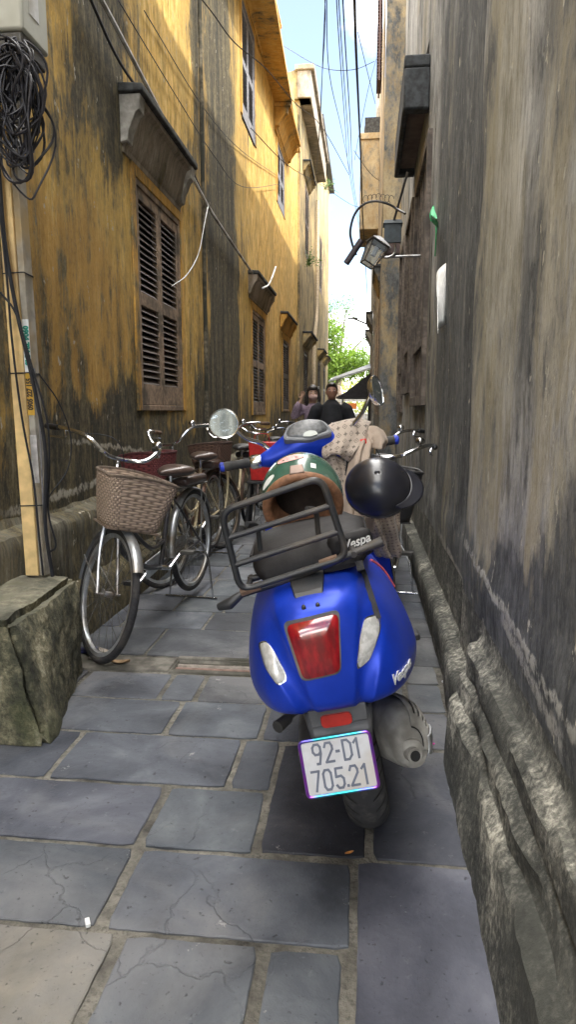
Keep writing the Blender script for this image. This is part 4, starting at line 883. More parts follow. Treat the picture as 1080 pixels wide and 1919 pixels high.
gl = MB().rings([[DT @ Vector((p.x*.84, p.y*.84+.008, .005)) for p in dash_o], [DT @ Vector((p.x*.70, p.y*.70+.008, .010)) for p in dash_o]]); gl.build('gauge_glass', simple('gauge face', (.07, .075, .08), .35, var=.5, scale=60), hd)
MB().rings([[DT @ Vector((p.x*.3+.01, p.y*.28-.025, .0105)) for p in dash_o], [DT @ Vector((p.x*.3+.01, p.y*.28-.025, .012)) for p in dash_o]]).build('display', simple('lcd grey', (.33, .36, .33), .2, var=.1), hd)
M['bluemark'] = simple('blue worn grip end', (.02, .05, .5), .5, var=.4, scale=60)
for s_ in (-1, 1):
    MB().lathe([(.016, .21), (.030, .215), (.032, .25), (.026, .262), (.016, .265)], 0, (0, 0, 0), 20).xf(HT @ Matrix.Translation((0, -.01, .02)) @ Matrix.Diagonal((s_, 1, 1, 1))).build('switch_housing', M['chrome'] if s_ < 0 else M['steel'], hd)
    gp = [(.0175, .262), (.0205, .27)]+[(.0190+(.0022 if k % 2 else 0), .275+.0095*k) for k in range(11)]+[(.0205, .385), (.014, .392)]
    gr = MB().lathe(gp, 0, (0, 0, 0), 18).xf(HT @ Matrix.Translation((0, -.01, .02)) @ Matrix.Diagonal((s_, 1, 1, 1))).build('grip', M['rubber'], hd)
    MB().lathe([(.0215, .376), (.0215, .390), (.012, .397), (.006, .397)], 0, (0, 0, 0), 16).xf(HT @ Matrix.Translation((0, -.01, .02)) @ Matrix.Diagonal((s_, 1, 1, 1))).build('grip_end', M['bluemark'], gr)
    if s_ > 0: MB().lathe([(.0215, .268), (.0215, .30)], 0, (0, 0, 0), 16).xf(HT @ Matrix.Translation((0, -.01, .02))).build('grip_ring', M['bluemark'], gr)
    MB().tube([HT @ Vector((s_*.22, .03, .015)), HT @ Vector((s_*.28, .055, .01)), HT @ Vector((s_*.38, .06, .004))], [.008, .006, .005], 8).build('brake_lever', M['chrome'], hd)
MB().box((-.014, -.04, -.012), (.014, -.022, .012), M=HT @ Matrix.Translation((.235, -.01, .035))).build('red_button', simple('red switch', (.7, .03, .02), .4), hd, bevel=.004)
# mirrors
def mirror(c, foot, r, yaw, pitch, parent, gm):
    Mx = Matrix.Translation(c) @ Matrix.Rotation(yaw, 4, 'Z') @ Matrix.Rotation(pitch, 4, 'X')
    sx_ = -1 if c[0] < 0 else 1
    o = MB().tube(bez([foot, Vector(foot)+Vector((sx_*.03, -.005, .035)), (Vector(foot)*.45+Vector(c)*.55)+Vector((0, 0, -.012 if sx_ < 0 else 0)), Vector(c)+Vector((-sx_*r*.5, .015, -r*.3)), Vector(c)+Vector((0, .025, 0))], 4), [.0105]*8+[.009]*9, 10).build('mirror', M['chrome'], parent)
    MB().lathe([(r*.35, .032), (r*.8, .022), (r, .008), (r*1.04, -.002), (r*1.03, -.008), (r*.95, -.006), (r*.94, -.001)], 1, (0, 0, 0), 36).xf(Mx).build('mirror_shell', M['chrome'], o)
    MB().lathe([(.0001, -.003), (r*.945, -.003), (r*.945, -.001)], 1, (0, 0, 0), 36).xf(Mx).build('mirror_glass', gm, o)
M['glass'] = NB('mirror glass'); _b = M['glass']; _n = _b.noise(_b.vec((1, 1, 3), rot=(0, .2, 0)), 30, 5, .7)
M['glass'] = _b.fin(_b.mix(_b.map(_n, .5, .7), (.80, .92, .97), (.60, .72, .80)), _b.math('ADD', .03, _b.math('MULTIPLY', _b.map(_n, .5, .7), .2)), None, 1.)
mirror((-.318, .95, 1.292), HT @ Vector((-.17, .02, .06)), .0625, R(12), R(-13), sct, M['glass'])
mirror((.345, 1.0, 1.30), HT @ Vector((.17, .02, .06)), .064, R(66), R(-4), sct, M['glass'])
bpy.context.view_layer.update()
# ---------------- bicycles (local: forward +y, origin on the ground between the wheels) ----------------
def weave(name, c1, c2):
    b = NB(name); u = b.n('ShaderNodeUVMap'); bt = b.n('ShaderNodeTexBrick'); b.l(b.vec((1, 1, 1), src=u.outputs[0]), bt.inputs['Vector'])
    bt.offset = .5; bt.inputs['Scale'].default_value = 1; bt.inputs['Brick Width'].default_value = 1/56; bt.inputs['Row Height'].default_value = 1/20
    bt.inputs['Mortar Size'].default_value = .0035; bt.inputs['Mortar Smooth'].default_value = .8
    s = b.n('ShaderNodeSeparateXYZ'); b.l(u.outputs[0], s.inputs[0])
    wv = b.math('SINE', b.math('MULTIPLY', s.outputs[0], 56*math.pi)); row = b.math('FLOOR', b.math('MULTIPLY', s.outputs[1], 20.)); par = b.math('SUBTRACT', b.math('MULTIPLY', b.math('MODULO', row, 2.), 2.), 1.)
    hh = b.math('ADD', b.math('MULTIPLY', b.math('MULTIPLY', wv, par), .5), .5); cr = b.math('ABSOLUTE', b.math('SINE', b.math('MULTIPLY', s.outputs[1], 20*math.pi)))
    h = b.math('MULTIPLY', b.math('POWER', hh, .6), b.math('POWER', cr, .4)); n = b.noise(b.vec(), 40, 4)
    c = b.mix(b.map(h, .03, .5), tuple(x*.5 for x in c1), b.mix(n, c1, c2))
    return b.fin(c, .6, b.bump(h, 1., .006))
M['bask1'] = weave('tan woven plastic', (.38, .28, .21), (.48, .37, .285))
M['bask2'] = weave('maroon woven plastic', (.16, .035, .04), (.24, .06, .06))
M['bask3'] = weave('brown woven plastic', (.13, .07, .05), (.19, .11, .08))
M['brownvinyl'] = simple('brown saddle vinyl', (.075, .05, .042), .32, var=.25, scale=40, bump=.15)
M['silver'] = simple('silver paint', (.52, .55, .58), .35, .6, var=.15, grime=(.25, .22, .18), gr=.45)
M['cream'] = simple('cream paint', (.62, .53, .34), .4, var=.12, grime=(.25, .16, .09), gr=.4)
M['darkframe'] = simple('black frame paint', (.03, .03, .035), .35, var=.2, grime=(.12, .1, .08), gr=.35)
M['brownfender'] = simple('brown fender', (.20, .12, .09), .4, .3, var=.2, grime=(.1, .08, .06), gr=.4)
M['btye'] = simple('bicycle tyre', (.022, .022, .025), .85, var=.3, scale=80, bump=.5, grime=(.06, .055, .05), gr=.4)
def bwheel(parent, c, T, rimmat, name):
    wo = bpy.data.objects.new(name, None); COL.objects.link(wo); wo.parent = parent; c = Vector(c)
    def ring(r, rad, seg, n=56): return MB().tube([T @ (c+Vector((0, r*math.cos(a), r*math.sin(a)))) for a in (2*math.pi*k/n for k in range(n))], rad, seg, loop=True)
    ring(.328, .0195, 10).build('tyre', M['btye'], wo)
    MB().rings([[T @ (c+Vector((h, r*math.cos(a), r*math.sin(a)))) for r, h in ((.314, .013), (.295, .012), (.292, .004), (.292, -.004), (.295, -.012), (.314, -.013))] for a in (2*math.pi*k/56 for k in range(56))], loop=True).build('rim', rimmat, wo)
    sp = MB()
    for k in range(32):
        s = 1 if k % 2 else -1; a = 2*math.pi*k/32; off = .55*(1 if (k//2) % 2 else -1)
        sp.tube([T @ (c+Vector((s*.026, .022*math.cos(a+off), .022*math.sin(a+off)))), T @ (c+Vector((0, .293*math.cos(a), .293*math.sin(a))))], .0013, 3)
    sp.build('spokes', M['chrome'], wo)
    MB().cyl(T @ (c+Vector((-.03, 0, 0))), T @ (c+Vector((.03, 0, 0))), .016, 12).cyl(T @ (c+Vector((-.028, 0, 0))), T @ (c+Vector((-.024, 0, 0))), .028, 14).cyl(T @ (c+Vector((.024, 0, 0))), T @ (c+Vector((.028, 0, 0))), .028, 14).cyl(T @ (c+Vector((-.07, 0, 0))), T @ (c+Vector((.07, 0, 0))), .006, 8).build('hub', M['steel'], wo)
def fender(c, T, a0, a1, mat, parent, r=.365, w=.028):
    rs = []; n = 22
    for k in range(n+1):
        a = R(a0+(a1-a0)*k/n); o = []
        for j in range(7):
            u = -1+2*j/6; rr = r-.014*u*u; o.append(T @ (Vector(c)+Vector((w*u, rr*math.cos(a), rr*math.sin(a)))))
        for j in range(6, -1, -1):
            u = -1+2*j/6; rr = r-.014*u*u-.002; o.append(T @ (Vector(c)+Vector((w*u, rr*math.cos(a), rr*math.sin(a)))))
        rs.append(o)
    m = MB().rings(rs)
    for s in (-1, 1):
        a = R(a0+(a1-a0)*(.85 if a1 > 120 else .1)); m.tube([T @ (Vector(c)+Vector((s*.05, 0, 0))), T @ (Vector(c)+Vector((s*w, r*math.cos(a), r*math.sin(a))))], .003, 5)
    return m.build('fender', mat, parent, smooth=60)
def bicycle(label, loc, yaw, steer, group, framem, baskm, seatm, fendm, rimm, lean=0, lift=0., wb=.6, pad=True, chain=True, basket=True, bar=0., grip=None):
    b = empty('bicycle', label, 'bicycle', (*loc, lift*.0), (0, R(lean), R(yaw)), group); I = Matrix.Identity(4)
    fa, ra = Vector((0, wb, .348)), Vector((0, -wb, .348+lift)); bb = Vector((0, -.12, .285+lift*.7))
    hb, ht = Vector((0, wb-.16, .70)), Vector((0, wb-.215, .88)); sb, st = bb, Vector((0, -.30, .78+lift*.5))
    ax = (ht-hb).normalized(); S = Matrix.Translation(hb) @ Matrix.Rotation(R(steer), 4, ax) @ Matrix.Translation(-hb)
    m = MB().tube([hb, ht], .019, 10).tube([sb, st], .015, 10)
    m.tube(bez([hb+Vector((0, -.01, .03)), (0, wb-.26, .52), (0, .12, .36+lift*.4), bb], 6), .017, 10)
    m.tube(bez([ht+Vector((0, 0, -.05)), (0, wb-.33, .66), (0, .02, .47), (0, -.17, .45+lift*.5)], 6), .0125, 10)
    for s in (-1, 1):
        m.tube([bb+Vector((s*.02, 0, 0)), ra+Vector((s*.06, 0, 0))], .009, 8); m.tube([st+Vector((s*.015, 0, -.08)), ra+Vector((s*.06, 0, 0))], .0075, 8)
    fo = m.build('frame', framem, b)
    fk = MB()
    for s in (-1, 1): fk.tube(bez([S @ (hb+Vector((s*.035, .01, -.0))), S @ (hb*.55+fa*.45+Vector((s*.05, -.01, 0))), S @ (fa+Vector((s*.055, 0, 0)))], 5), [.012]*5+[.009]*6, 8)
    fk.tube([S @ (hb+Vector((-.04, .01, 0))), S @ (hb+Vector((.04, .01, 0)))], .015, 8).build('fork', M['steel'] if framem is not M['cream'] else framem, b)
    bwheel(b, fa, S, rimm, 'front_wheel'); bwheel(b, ra, I, rimm, 'rear_wheel')
    fender(fa, S, 35, 185, fendm, b); fender(ra, I, -8, 150, fendm, b)
    # handlebar
    h0 = ht+ax*.15+Vector((0, .03, 0)); hm = MB().tube([S @ ht, S @ (ht+ax*.13), S @ h0], .011, 8)
    pts = [(-.30, -.23, .075+bar), (-.27, -.13, .085+bar), (-.20, .0, .075+bar), (-.12, .055, .02), (-.05, .03, 0), (.05, .03, 0), (.12, .055, .02), (.20, .0, .075+bar), (.27, -.13, .085+bar), (.30, -.23, .075+bar)]
    hm.tube(bez([S @ (h0+Vector(p)) for p in pts], 5), .0112, 8)
    ho = hm.build('handlebar', M['chrome'], b)
    for s in (-1, 1):
        MB().tube([S @ (h0+Vector((s*.292, -.19, .077+bar))), S @ (h0+Vector((s*.318, -.30, .066+bar)))], [.0155, .0165], 10).build('grip', grip or M['blackplastic'], ho)
        MB().tube(bez([S @ (h0+Vector((s*.275, -.13, .08+bar))), S @ (h0+Vector((s*.27, -.12, .04+bar))), S @ (h0+Vector((s*.285, -.2, .03+bar))), S @ (h0+Vector((s*.30, -.27, .02+bar)))], 4), .0055, 6).build('brake_lever', M['chrome'], ho)
    MB().ell(S @ (h0+Vector((-.20, -.02, .11+bar))), (.026, .026, .020), 14, 8).build('bell', M['chrome'], ho)
    MB().tube(bez([S @ (h0+Vector((.26, -.08, .075+bar))), S @ (h0+Vector((.1, .12, .10))), S @ (h0+Vector((0, .08, -.06))), S @ (hb+Vector((0, .03, -.02)))], 6), .0025, 5).build('brake_cable', M['cable'], ho)
    if basket:
        bo = MB(); rs = []; cy = wb-.02
        def rr(hw, hd, z, dy, q_=.92):
            hw, hd = hw*q_, hd*q_; z = .715+(z-.715)*.95; return rr_(hw, hd, z, dy)
        def rr_(hw, hd, z, dy): return [S @ Vector((p.x, p.y, z+(.018*math.cos((p.x/hw)*1.5) if z > .9 else 0))) for p in dens3(rpoly([(-hw, dy-hd, 0), (hw, dy-hd, 0), (hw, dy+hd, 0), (-hw, dy+hd, 0)], .055, 5), 3)]
        for k in range(9):
            t = k/8; rs.append(rr(.145+.052*t+.004*math.sin(t*3), .10+.035*t, .715+.265*t, cy+.06))
        bo.rings(rs, cap=False); o = bo.build('basket', baskm, b, smooth=60); q = o.modifiers.new('s', 'SOLIDIFY'); q.thickness = .008; q.offset = 0
        MB().tube(rr(.199, .137, .982, cy+.06), .0075, 8, loop=True).build('basket_rim', baskm, o)
        MB().box((-.14, -.095, .712), (.14, .095, .72), M=S @ Matrix.Translation((0, cy+.06, 0))).build('basket_floor', baskm, o)
    # saddle
    rs = []
    for (y, w, zt, zb) in ((-.14, .10, .015, -.02), (-.13, .115, .035, -.035), (-.08, .118, .045, -.035), (-.02, .10, .038, -.03), (.05, .055, .028, -.02), (.12, .028, .022, -.012), (.15, .012, .012, -.006)):
        rs.append([st+Vector((w*math.copysign(abs(math.sin(a))**.8, math.sin(a)), y, .085+((zt if math.cos(a) > 0 else -zb)*math.cos(a)))) for a in (2*math.pi*k/18 for k in range(18))])
    so = MB().rings(rs).build('saddle', seatm, b, smooth=70)
    MB().tube([st+Vector((0, .01, -.05)), st+Vector((0, 0, .075))], .0125, 8).tube([st+Vector((-.04, -.08, .05)), st+Vector((0, -.02, .04)), st+Vector((.04, -.08, .05))], .006, 6).build('seat_post', M['chrome'], so)
    # carrier
    cz = .735+lift; cr = MB().tube(rpoly([(-.065, -.36, cz), (.065, -.36, cz), (.065, -.78, cz), (-.065, -.78, cz)], .03, 3), .005, 6, loop=True)
    for y in (-.45, -.55, -.65): cr.tube([(-.065, y, cz), (.065, y, cz)], .004, 5)
    for s in (-1, 1): cr.tube([(s*.065, -.66, cz), ra+Vector((s*.065, 0, 0))], .005, 6).tube([(s*.065, -.36, cz), st+Vector((0, 0, -.06))], .005, 6)
    co = cr.build('carrier', M['steel'], b)
    if pad: 
        MB().box((-.085, -.72, cz+.006), (.085, -.37, cz+.065)).build('carrier_pad', seatm, b, bevel=.022)
    # crank, guard, stand
    cm = MB().cyl(bb+Vector((-.06, 0, 0)), bb+Vector((.06, 0, 0)), .018, 10)
    for s, a in ((1, R(-25)), (-1, R(155))):
        e = bb+Vector((s*.075, .165*math.cos(a), .165*math.sin(a))); cm.tube([bb+Vector((s*.06, 0, 0)), e], [.011, .009], 8)
    ck = cm.build('crank', M['chrome'], b)
    for s, a in ((1, R(-25)), (-1, R(155))):
        e = bb+Vector((s*.075, .165*math.cos(a), .165*math.sin(a))); MB().box((min(e.x, e.x+s*.09), e.y-.03, e.z-.012), (max(e.x, e.x+s*.09), e.y+.03, e.z+.012)).build('pedal', M['blackplastic'], ck, bevel=.004)
    if chain: MB().quadprism([(.045, bb.y+.09, bb.z-.06), (.045, bb.y+.10, bb.z+.05), (.045, ra.y+.02, ra.z+.045), (.045, ra.y-.04, ra.z), (.045, ra.y+.02, ra.z-.045)], [(.058, bb.y+.09, bb.z-.06), (.058, bb.y+.10, bb.z+.05), (.058, ra.y+.02, ra.z+.045), (.058, ra.y-.04, ra.z), (.058, ra.y+.02, ra.z-.045)]).build('chain_guard', fendm, b, bevel=.012)
    MB().tube([ra+Vector((-.07, .02, 0)), ra+Vector((-.13, .03, -.12)), Vector((-.16, -wb+.03, .008))], .007, 7).tube([ra+Vector((.07, .02, 0)), ra+Vector((.13, .03, -.12)), Vector((.16, -wb+.03, .008))], .007, 7).tube([(-.19, -wb+.03, .008), (.19, -wb+.03, .008)], .007, 7).build('stand', M['chrome'], b)
    return b
GB = 'bicycles parked along the alley'
# first bicycle faces the viewer
bicycle('silver bicycle with a tan woven basket, nearest one, beside the stone block', (-1.255, 3.86), 172, 52, GB, M['darkframe'], M['bask1'], M['brownvinyl'], M['silver'], M['silver'], lift=.05, wb=.62)
bicycle('bicycle with a maroon woven basket, behind the tan basket bicycle', (-1.40, 5.32), 176, -18, GB, M['cream'], M['bask2'], M['brownvinyl'], M['brownfender'], M['silver'], lift=.04, wb=.62, bar=.03, grip=M['rust'])
bicycle('cream bicycle with a dark brown basket, left of the scooter mirror', (-1.30, 6.75), 178, -20, GB, M['cream'], M['bask3'], M['blackplastic'], M['brownfender'], M['steel'], lift=.04, wb=.6, bar=.02, grip=M['rust'])
bicycle('black bicycle with a black saddle parked next to the red bag', (-1.15, 7.9), 172, 12, GB, M['darkframe'], M['bask3'], M['blackplastic'], M['darkframe'], M['steel'], wb=.6, basket=False, bar=-.02)
bicycle('dark bicycle against the left wall, farthest one in the row', (-1.30, 9.3), 178, -10, GB, M['darkframe'], M['bask3'], M['blackplastic'], M['darkframe'], M['steel'], wb=.6, basket=False)
bicycle('black bicycle with chrome handlebars squeezed between scooter and grey wall', (.13, 4.15), 174, 8, GB, M['darkframe'], M['blackplastic'], M['blackplastic'], M['darkframe'], M['steel'], wb=.6, bar=-.02)
bicycle('second bicycle by the grey wall, behind the chrome handlebars', (.10, 5.55), 176, -12, GB, M['darkframe'], M['blackplastic'], M['blackplastic'], M['darkframe'], M['steel'], wb=.6, basket=False, bar=.0)
bicycle('black bicycle standing in front of the two people', (-.42, 8.3), 150, 20, GB, M['darkframe'], M['blackplastic'], M['blackplastic'], M['darkframe'], M['steel'], wb=.6, basket=False)
# red bag
rbg = empty('red_bag', 'glossy red gift bag with a gold disc standing on a stool behind the bicycle saddles', 'bag', (-1.05, 7.0, 0))
MB().rings([[(-.12, -.08, .56), (.12, -.08, .56), (.12, .08, .56), (-.12, .08, .56)], [(-.14, -.10, .95), (.14, -.10, .95), (.14, .10, .95), (-.14, .10, .95)]]).build('bag_body', simple('red glossy paper', (.55, .02, .018), .35, var=.15), rbg, bevel=.006)
MB().cyl((.03, -.098, .80), (.03, -.106, .80), .04, 24).build('gold_disc', simple('gold print', (.62, .38, .06), .4), rbg)
MB().tube(bez([(-.08, -.11, .95), (-.06, -.11, 1.03), (.06, -.11, 1.03), (.08, -.11, .95)], 5), .004, 6).build('handle', simple('red cord', (.4, .02, .02), .7), rbg)
stl = empty('stool', 'dark plastic stool carrying the red gift bag', 'stool', (-1.05, 7.0, 0))
MB().box((-.16, -.13, .525), (.16, .13, .555)).build('seat', M['blackplastic'], stl, bevel=.008)
for sx_ in (-1, 1):
    for sy_ in (-1, 1): MB().tube([(sx_*.13, sy_*.10, .525), (sx_*.17, sy_*.13, 0)], [.016, .02], 8).build('leg', M['blackplastic'], stl)
# ---------------- helmets and jacket ----------------
M['green'] = simple('dark green helmet', (.035, .105, .075), .25, var=.15, scale=12, grime=(.10, .14, .11), gr=.3, coat=.6)
M['leather'] = simple('brown leatherette', (.24, .115, .06), .6, var=.25, scale=60, bump=.5)
gh = empty('helmet', 'green open face helmet with brown leather rim sitting on the scooter seat', 'helmet', (-.205, 2.22, .992), (R(2), R(-9), R(4)), 'helmets on the scooter')
def helm_shell(r, a_open, seg=40, nv=26, k=(1., 1.12, 1.04), off=0.):
    """dome with the opening towards -y and down"""
    rs = []
    for i in range(nv+1):
        t = i/nv; ring = []
        for j in range(seg):
            b = 2*math.pi*j/seg
            # pole axis points back-up; cap angle varies so the face side is cut higher
            th = a_open*t+.0
            ring.append(Vector((r*k[0]*math.sin(th)*math.cos(b), r*k[1]*math.cos(th), r*k[2]*math.sin(th)*math.sin(b))))
        rs.append(ring)
    return rs
HX = Matrix.Rotation(R(30), 4, 'X')     # pole (local +y) tipped up
rr_ = helm_shell(.135, R(112)); rr_ = [[HX @ p for p in r_] for r_ in rr_]
o = MB().rings(rr_, cap=False).build('shell', M['green'], gh, smooth=80); q = o.modifiers.new('s', 'SOLIDIFY'); q.thickness = .012; q.offset = -1
inn = [[HX @ (p*.90) for p in r_] for r_ in helm_shell(.135, R(110))]
MB().rings(inn, cap=False).build('lining', simple('dark helmet lining', (.035, .022, .016), .9, var=.3), gh, smooth=80)
edge = [HX @ p for p in helm_shell(.135, R(112))[-1]]; edge2 = [HX @ (p*.93) for p in helm_shell(.135, R(112))[-1]]
MB().tube(edge2, .016, 10, loop=True, flat=1.).build('leather_rim', M['leather'], gh)
MB().rings([[HX @ (Vector((p.x*f, p.y+dy, p.z*f))) for p in helm_shell(.135, R(112))[-1]] for f, dy in ((.90, -.004), (.84, .012), (.76, .03), (.70, .06))], cap=False).build('padding', M['leather'], gh, smooth=80)
M['perf'] = simple('perforated tan lining', (.30, .18, .08), .8, var=.5, scale=200, bump=.8)
MB().box((-.112, -.085, -.155), (-.078, -.03, -.075)).build('ear_flap', M['perf'], gh, bevel=.012)
MB().rings([[HX @ Vector((x, y, z)) for x, y, z in ((-.020, -.02, .137), (.020, -.02, .137), (.020, -.02, .145), (-.020, -.02, .145))], [HX @ Vector((x, y, z)) for x, y, z in ((-.024, -.055, .130), (.024, -.055, .130), (.024, -.055, .139), (-.024, -.055, .139))]]).build('strap_clip', simple('worn clip', (.24, .17, .14), .4, .3), gh, bevel=.003)
def on_shell(b, th, lift=.0015): 
    p = Vector((.135*math.sin(th)*math.cos(b), .135*1.12*math.cos(th), .135*1.04*math.sin(th)*math.sin(b))); return HX @ (p*(1+lift/.135))
def sticker(b0, b1, t0, t1, mat, name, rnd=False):
    vs = []; fs = []; n = 10
    if rnd:
        c = on_shell((b0+b1)/2, (t0+t1)/2); vs = [c]; 
        for k in range(24): vs.append(on_shell((b0+b1)/2+(b1-b0)/2*math.cos(k*math.pi/12), (t0+t1)/2+(t1-t0)/2*math.sin(k*math.pi/12)))
        fs = [(0, 1+k, 1+(k+1) % 24) for k in range(24)]
    else:
        for i in range(n+1):
            for j in range(n+1): vs.append(on_shell(b0+(b1-b0)*i/n, t0+(t1-t0)*j/n))
        fs = [(i*(n+1)+j, i*(n+1)+j+1, (i+1)*(n+1)+j+1, (i+1)*(n+1)+j) for i in range(n) for j in range(n)]
    MB().add(vs, fs).build(name, mat, gh, smooth=80)
M['stk'] = simple('pinkish sticker', (.78, .42, .40), .35, var=.3, scale=90); M['stkw'] = simple('white sticker', (.75, .77, .76), .35, var=.08)
sticker(1.35, 2.05, 1.22, 1.50, M['stk'], 'sticker', True); sticker(1.10, 1.23, 1.62, 1.76, M['stkw'], 'sticker'); sticker(2.15, 2.65, 1.62, 1.80, M['stkw'], 'sticker', True)
# black cap helmet hanging by the right grip
bh = empty('helmet', 'glossy black helmet with a short peak hanging from the right handlebar', 'helmet', (.05, 2.62, .985), (R(52), R(6), R(-8)), 'helmets on the scooter')
M['gloss'] = simple('gloss black', (.010, .011, .018), .32, var=.3, scale=10, grime=(.03, .03, .035), gr=.3, coat=.25)
rs = []
for i in range(17):
    th = R(.4+i*6.8); rs.append([Vector((.128*math.sin(th)*math.cos(b), .118*math.sin(th)*math.sin(b), .105*math.cos(th)-.01)) for b in (2*math.pi*k/40 for k in range(40))])
o = MB().rings(rs, cap=False).build('shell', M['gloss'], bh, smooth=80); q = o.modifiers.new('s', 'SOLIDIFY'); q.thickness = .01; q.offset = -1
MB().tube([p*1.0 for p in rs[-1]], .006, 8, loop=True).build('edge_trim', M['rubber'], bh)
vs = []; 
for i in range(7):
    t = i/6
    for j in range(15):
        b = R(-48+j*96/14); rad = .122+(.052*math.cos((j-7)/7*1.45))*t; vs.append((rad*math.cos(b)*1.0, rad*math.sin(b)*.95, .012-.012*t+.01*math.sin(b)**2))
o = MB().add(vs, [(i*15+j, i*15+j+1, (i+1)*15+j+1, (i+1)*15+j) for i in range(6) for j in range(14)]).build('peak', M['gloss'], bh, smooth=80); q = o.modifiers.new('s', 'SOLIDIFY'); q.thickness = .006
MB().tube(bez([(-.09, -.03, -.04), (-.07, -.05, -.13), (-.02, -.05, -.165), (.02, -.03, -.12)], 6), .0065, 6, flat=.4).build('chin_strap', M['blackplastic'], bh)
# jacket with printed motifs
def cloth(name, base, ink, scl):
    b = NB(name); u = b.n('ShaderNodeUVMap'); s = b.n('ShaderNodeSeparateXYZ'); b.l(b.vec((scl, scl, 1), src=u.outputs[0], rot=(0, 0, R(12))), s.inputs[0])
    fx = b.math('SUBTRACT', b.math('FRACT', s.outputs[0]), .5); fy = b.math('SUBTRACT', b.math('FRACT', s.outputs[1]), .5)
    px = b.math('MODULO', b.math('ADD', b.math('FLOOR', s.outputs[0]), b.math('MULTIPLY', b.math('FLOOR', s.outputs[1]), 1.)), 2.); px = b.math('ABSOLUTE', px)
    d = b.math('SQRT', b.math('ADD', b.math('MULTIPLY', fx, fx), b.math('MULTIPLY', fy, fy)))
    dm = b.math('ADD', b.math('ABSOLUTE', fx), b.math('ABSOLUTE', fy)); ringm = b.math('ADD', b.map(b.math('ABSOLUTE', b.math('SUBTRACT', dm, .34)), .035, .07, 1., 0.), b.map(dm, .09, .13, 1., 0.))
    cross = b.math('MULTIPLY', b.map(b.math('ABSOLUTE', b.math('MULTIPLY', fx, fy)), .008, .02, 1., 0.), b.map(d, .28, .34, 1., 0.))
    mk = b.math('ADD', b.math('MULTIPLY', ringm, px), b.math('MULTIPLY', cross, b.math('SUBTRACT', 1., px)), clamp=True)
    n = b.noise(b.vec(), 9, 5); wv = b.noise(b.vec(), 320, 2)
    c = b.mix(b.map(n, .3, .7), tuple(x*.88 for x in base), base); c = b.mix(b.math('MULTIPLY', mk, .85), c, ink)
    return b.fin(c, .9, b.bump(b.math('ADD', n, b.math('MULTIPLY', wv, .2)), .5, .006), Sheen_Weight=.3)
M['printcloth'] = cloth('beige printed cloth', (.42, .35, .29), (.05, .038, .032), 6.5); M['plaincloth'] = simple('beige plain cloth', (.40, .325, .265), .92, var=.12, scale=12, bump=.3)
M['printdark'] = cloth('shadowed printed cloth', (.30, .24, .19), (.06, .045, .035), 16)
jk = empty('jacket', 'beige jacket with dark printed motifs draped over the scooter handlebar', 'jacket', (-.05, 2.85, 1.1))
def drape(name, rows, mat, fold=.012, nf=3.5, seed=0, nu=26, sub=5, thick=.006):
    rows3 = [[aty(x, y, Y) for (x, y, Y) in r_] for r_ in rows]; n = len(rows3[0])
    g = [bez(r_, max(1, nu//(n-1))) for r_ in rows3]; cols = list(zip(*g)); cols = [bez(list(c), sub) for c in cols]
    nu_, nv_ = len(cols), len(cols[0]); vs = []; uv = []
    for i, c in enumerate(cols):
        for j, p in enumerate(c):
            u, v = i/(nu_-1), j/(nv_-1); amp = fold*(.25+v)
            d = amp*math.sin(u*nf*2*math.pi+seed+1.5*math.sin(v*3+seed))+.5*amp*noise.noise(Vector((u*5, v*6, seed)))*2
            vs.append(Vector((p.x+d*.4, p.y-d, p.z)))
    fs = []; uvs = []
    for i in range(nu_-1):
        for j in range(nv_-1):
            fs.append((i*nv_+j, i*nv_+j+1, (i+1)*nv_+j+1, (i+1)*nv_+j)); uvs.append(tuple((a/(nu_-1), b/(nv_-1)*1.3) for a, b in ((i, j), (i, j+1), (i+1, j+1), (i+1, j))))
    m = MB().add(vs, fs, 0, uvs); o = m.build(name, mat, None, smooth=80); child_world(o, jk); q = o.modifiers.new('s', 'SOLIDIFY'); q.thickness = thick; return o
drape('body_fabric', [[(652, 786, 3.12), (672, 783, 3.12), (697, 790, 3.14)], [(616, 796, 3.03), (650, 790, 3.02), (692, 797, 3.05)], [(606, 822, 2.96), (645, 818, 2.95), (680, 826, 2.98)], [(603, 848, 2.92), (635, 842, 2.90), (664, 848, 2.93)], [(605, 862, 2.93), (630, 852, 2.90), (655, 866, 2.94)]], M['printcloth'], .006, 2)
drape('hem', [[(606, 858, 2.96), (625, 852, 2.94), (648, 866, 2.96)], [(612, 872, 2.95), (628, 868, 2.93), (646, 876, 2.95)], [(622, 905, 2.93), (634, 900, 2.92), (648, 905, 2.93)], [(634, 935, 2.92), (642, 932, 2.91), (652, 932, 2.92)]], M['printcloth'], .008, 2, 2.)
drape('back_fabric', [[(684, 796, 3.08), (694, 800, 3.07), (704, 806, 3.08)], [(668, 830, 3.0), (682, 830, 2.97), (698, 832, 3.0)], [(652, 872, 2.95), (672, 872, 2.9), (694, 872, 2.95)], [(644, 925, 2.9), (668, 930, 2.86), (696, 925, 2.9)], [(642, 975, 2.86), (668, 978, 2.82), (700, 975, 2.86)]], M['plaincloth'], .018, 2.2, 4.)
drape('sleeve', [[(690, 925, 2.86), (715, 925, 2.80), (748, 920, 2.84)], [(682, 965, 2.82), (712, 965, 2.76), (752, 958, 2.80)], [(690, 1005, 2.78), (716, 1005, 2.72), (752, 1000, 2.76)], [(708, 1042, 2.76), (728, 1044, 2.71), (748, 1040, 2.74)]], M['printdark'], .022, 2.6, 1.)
drape('cuff', [[(686, 800, 3.06), (702, 800, 3.04), (718, 808, 3.06)], [(692, 822, 3.0), (708, 820, 2.97), (728, 826, 3.0)], [(698, 838, 2.98), (708, 842, 2.95), (722, 840, 2.98)]], M['plaincloth'], .012, 1.5, 3.)
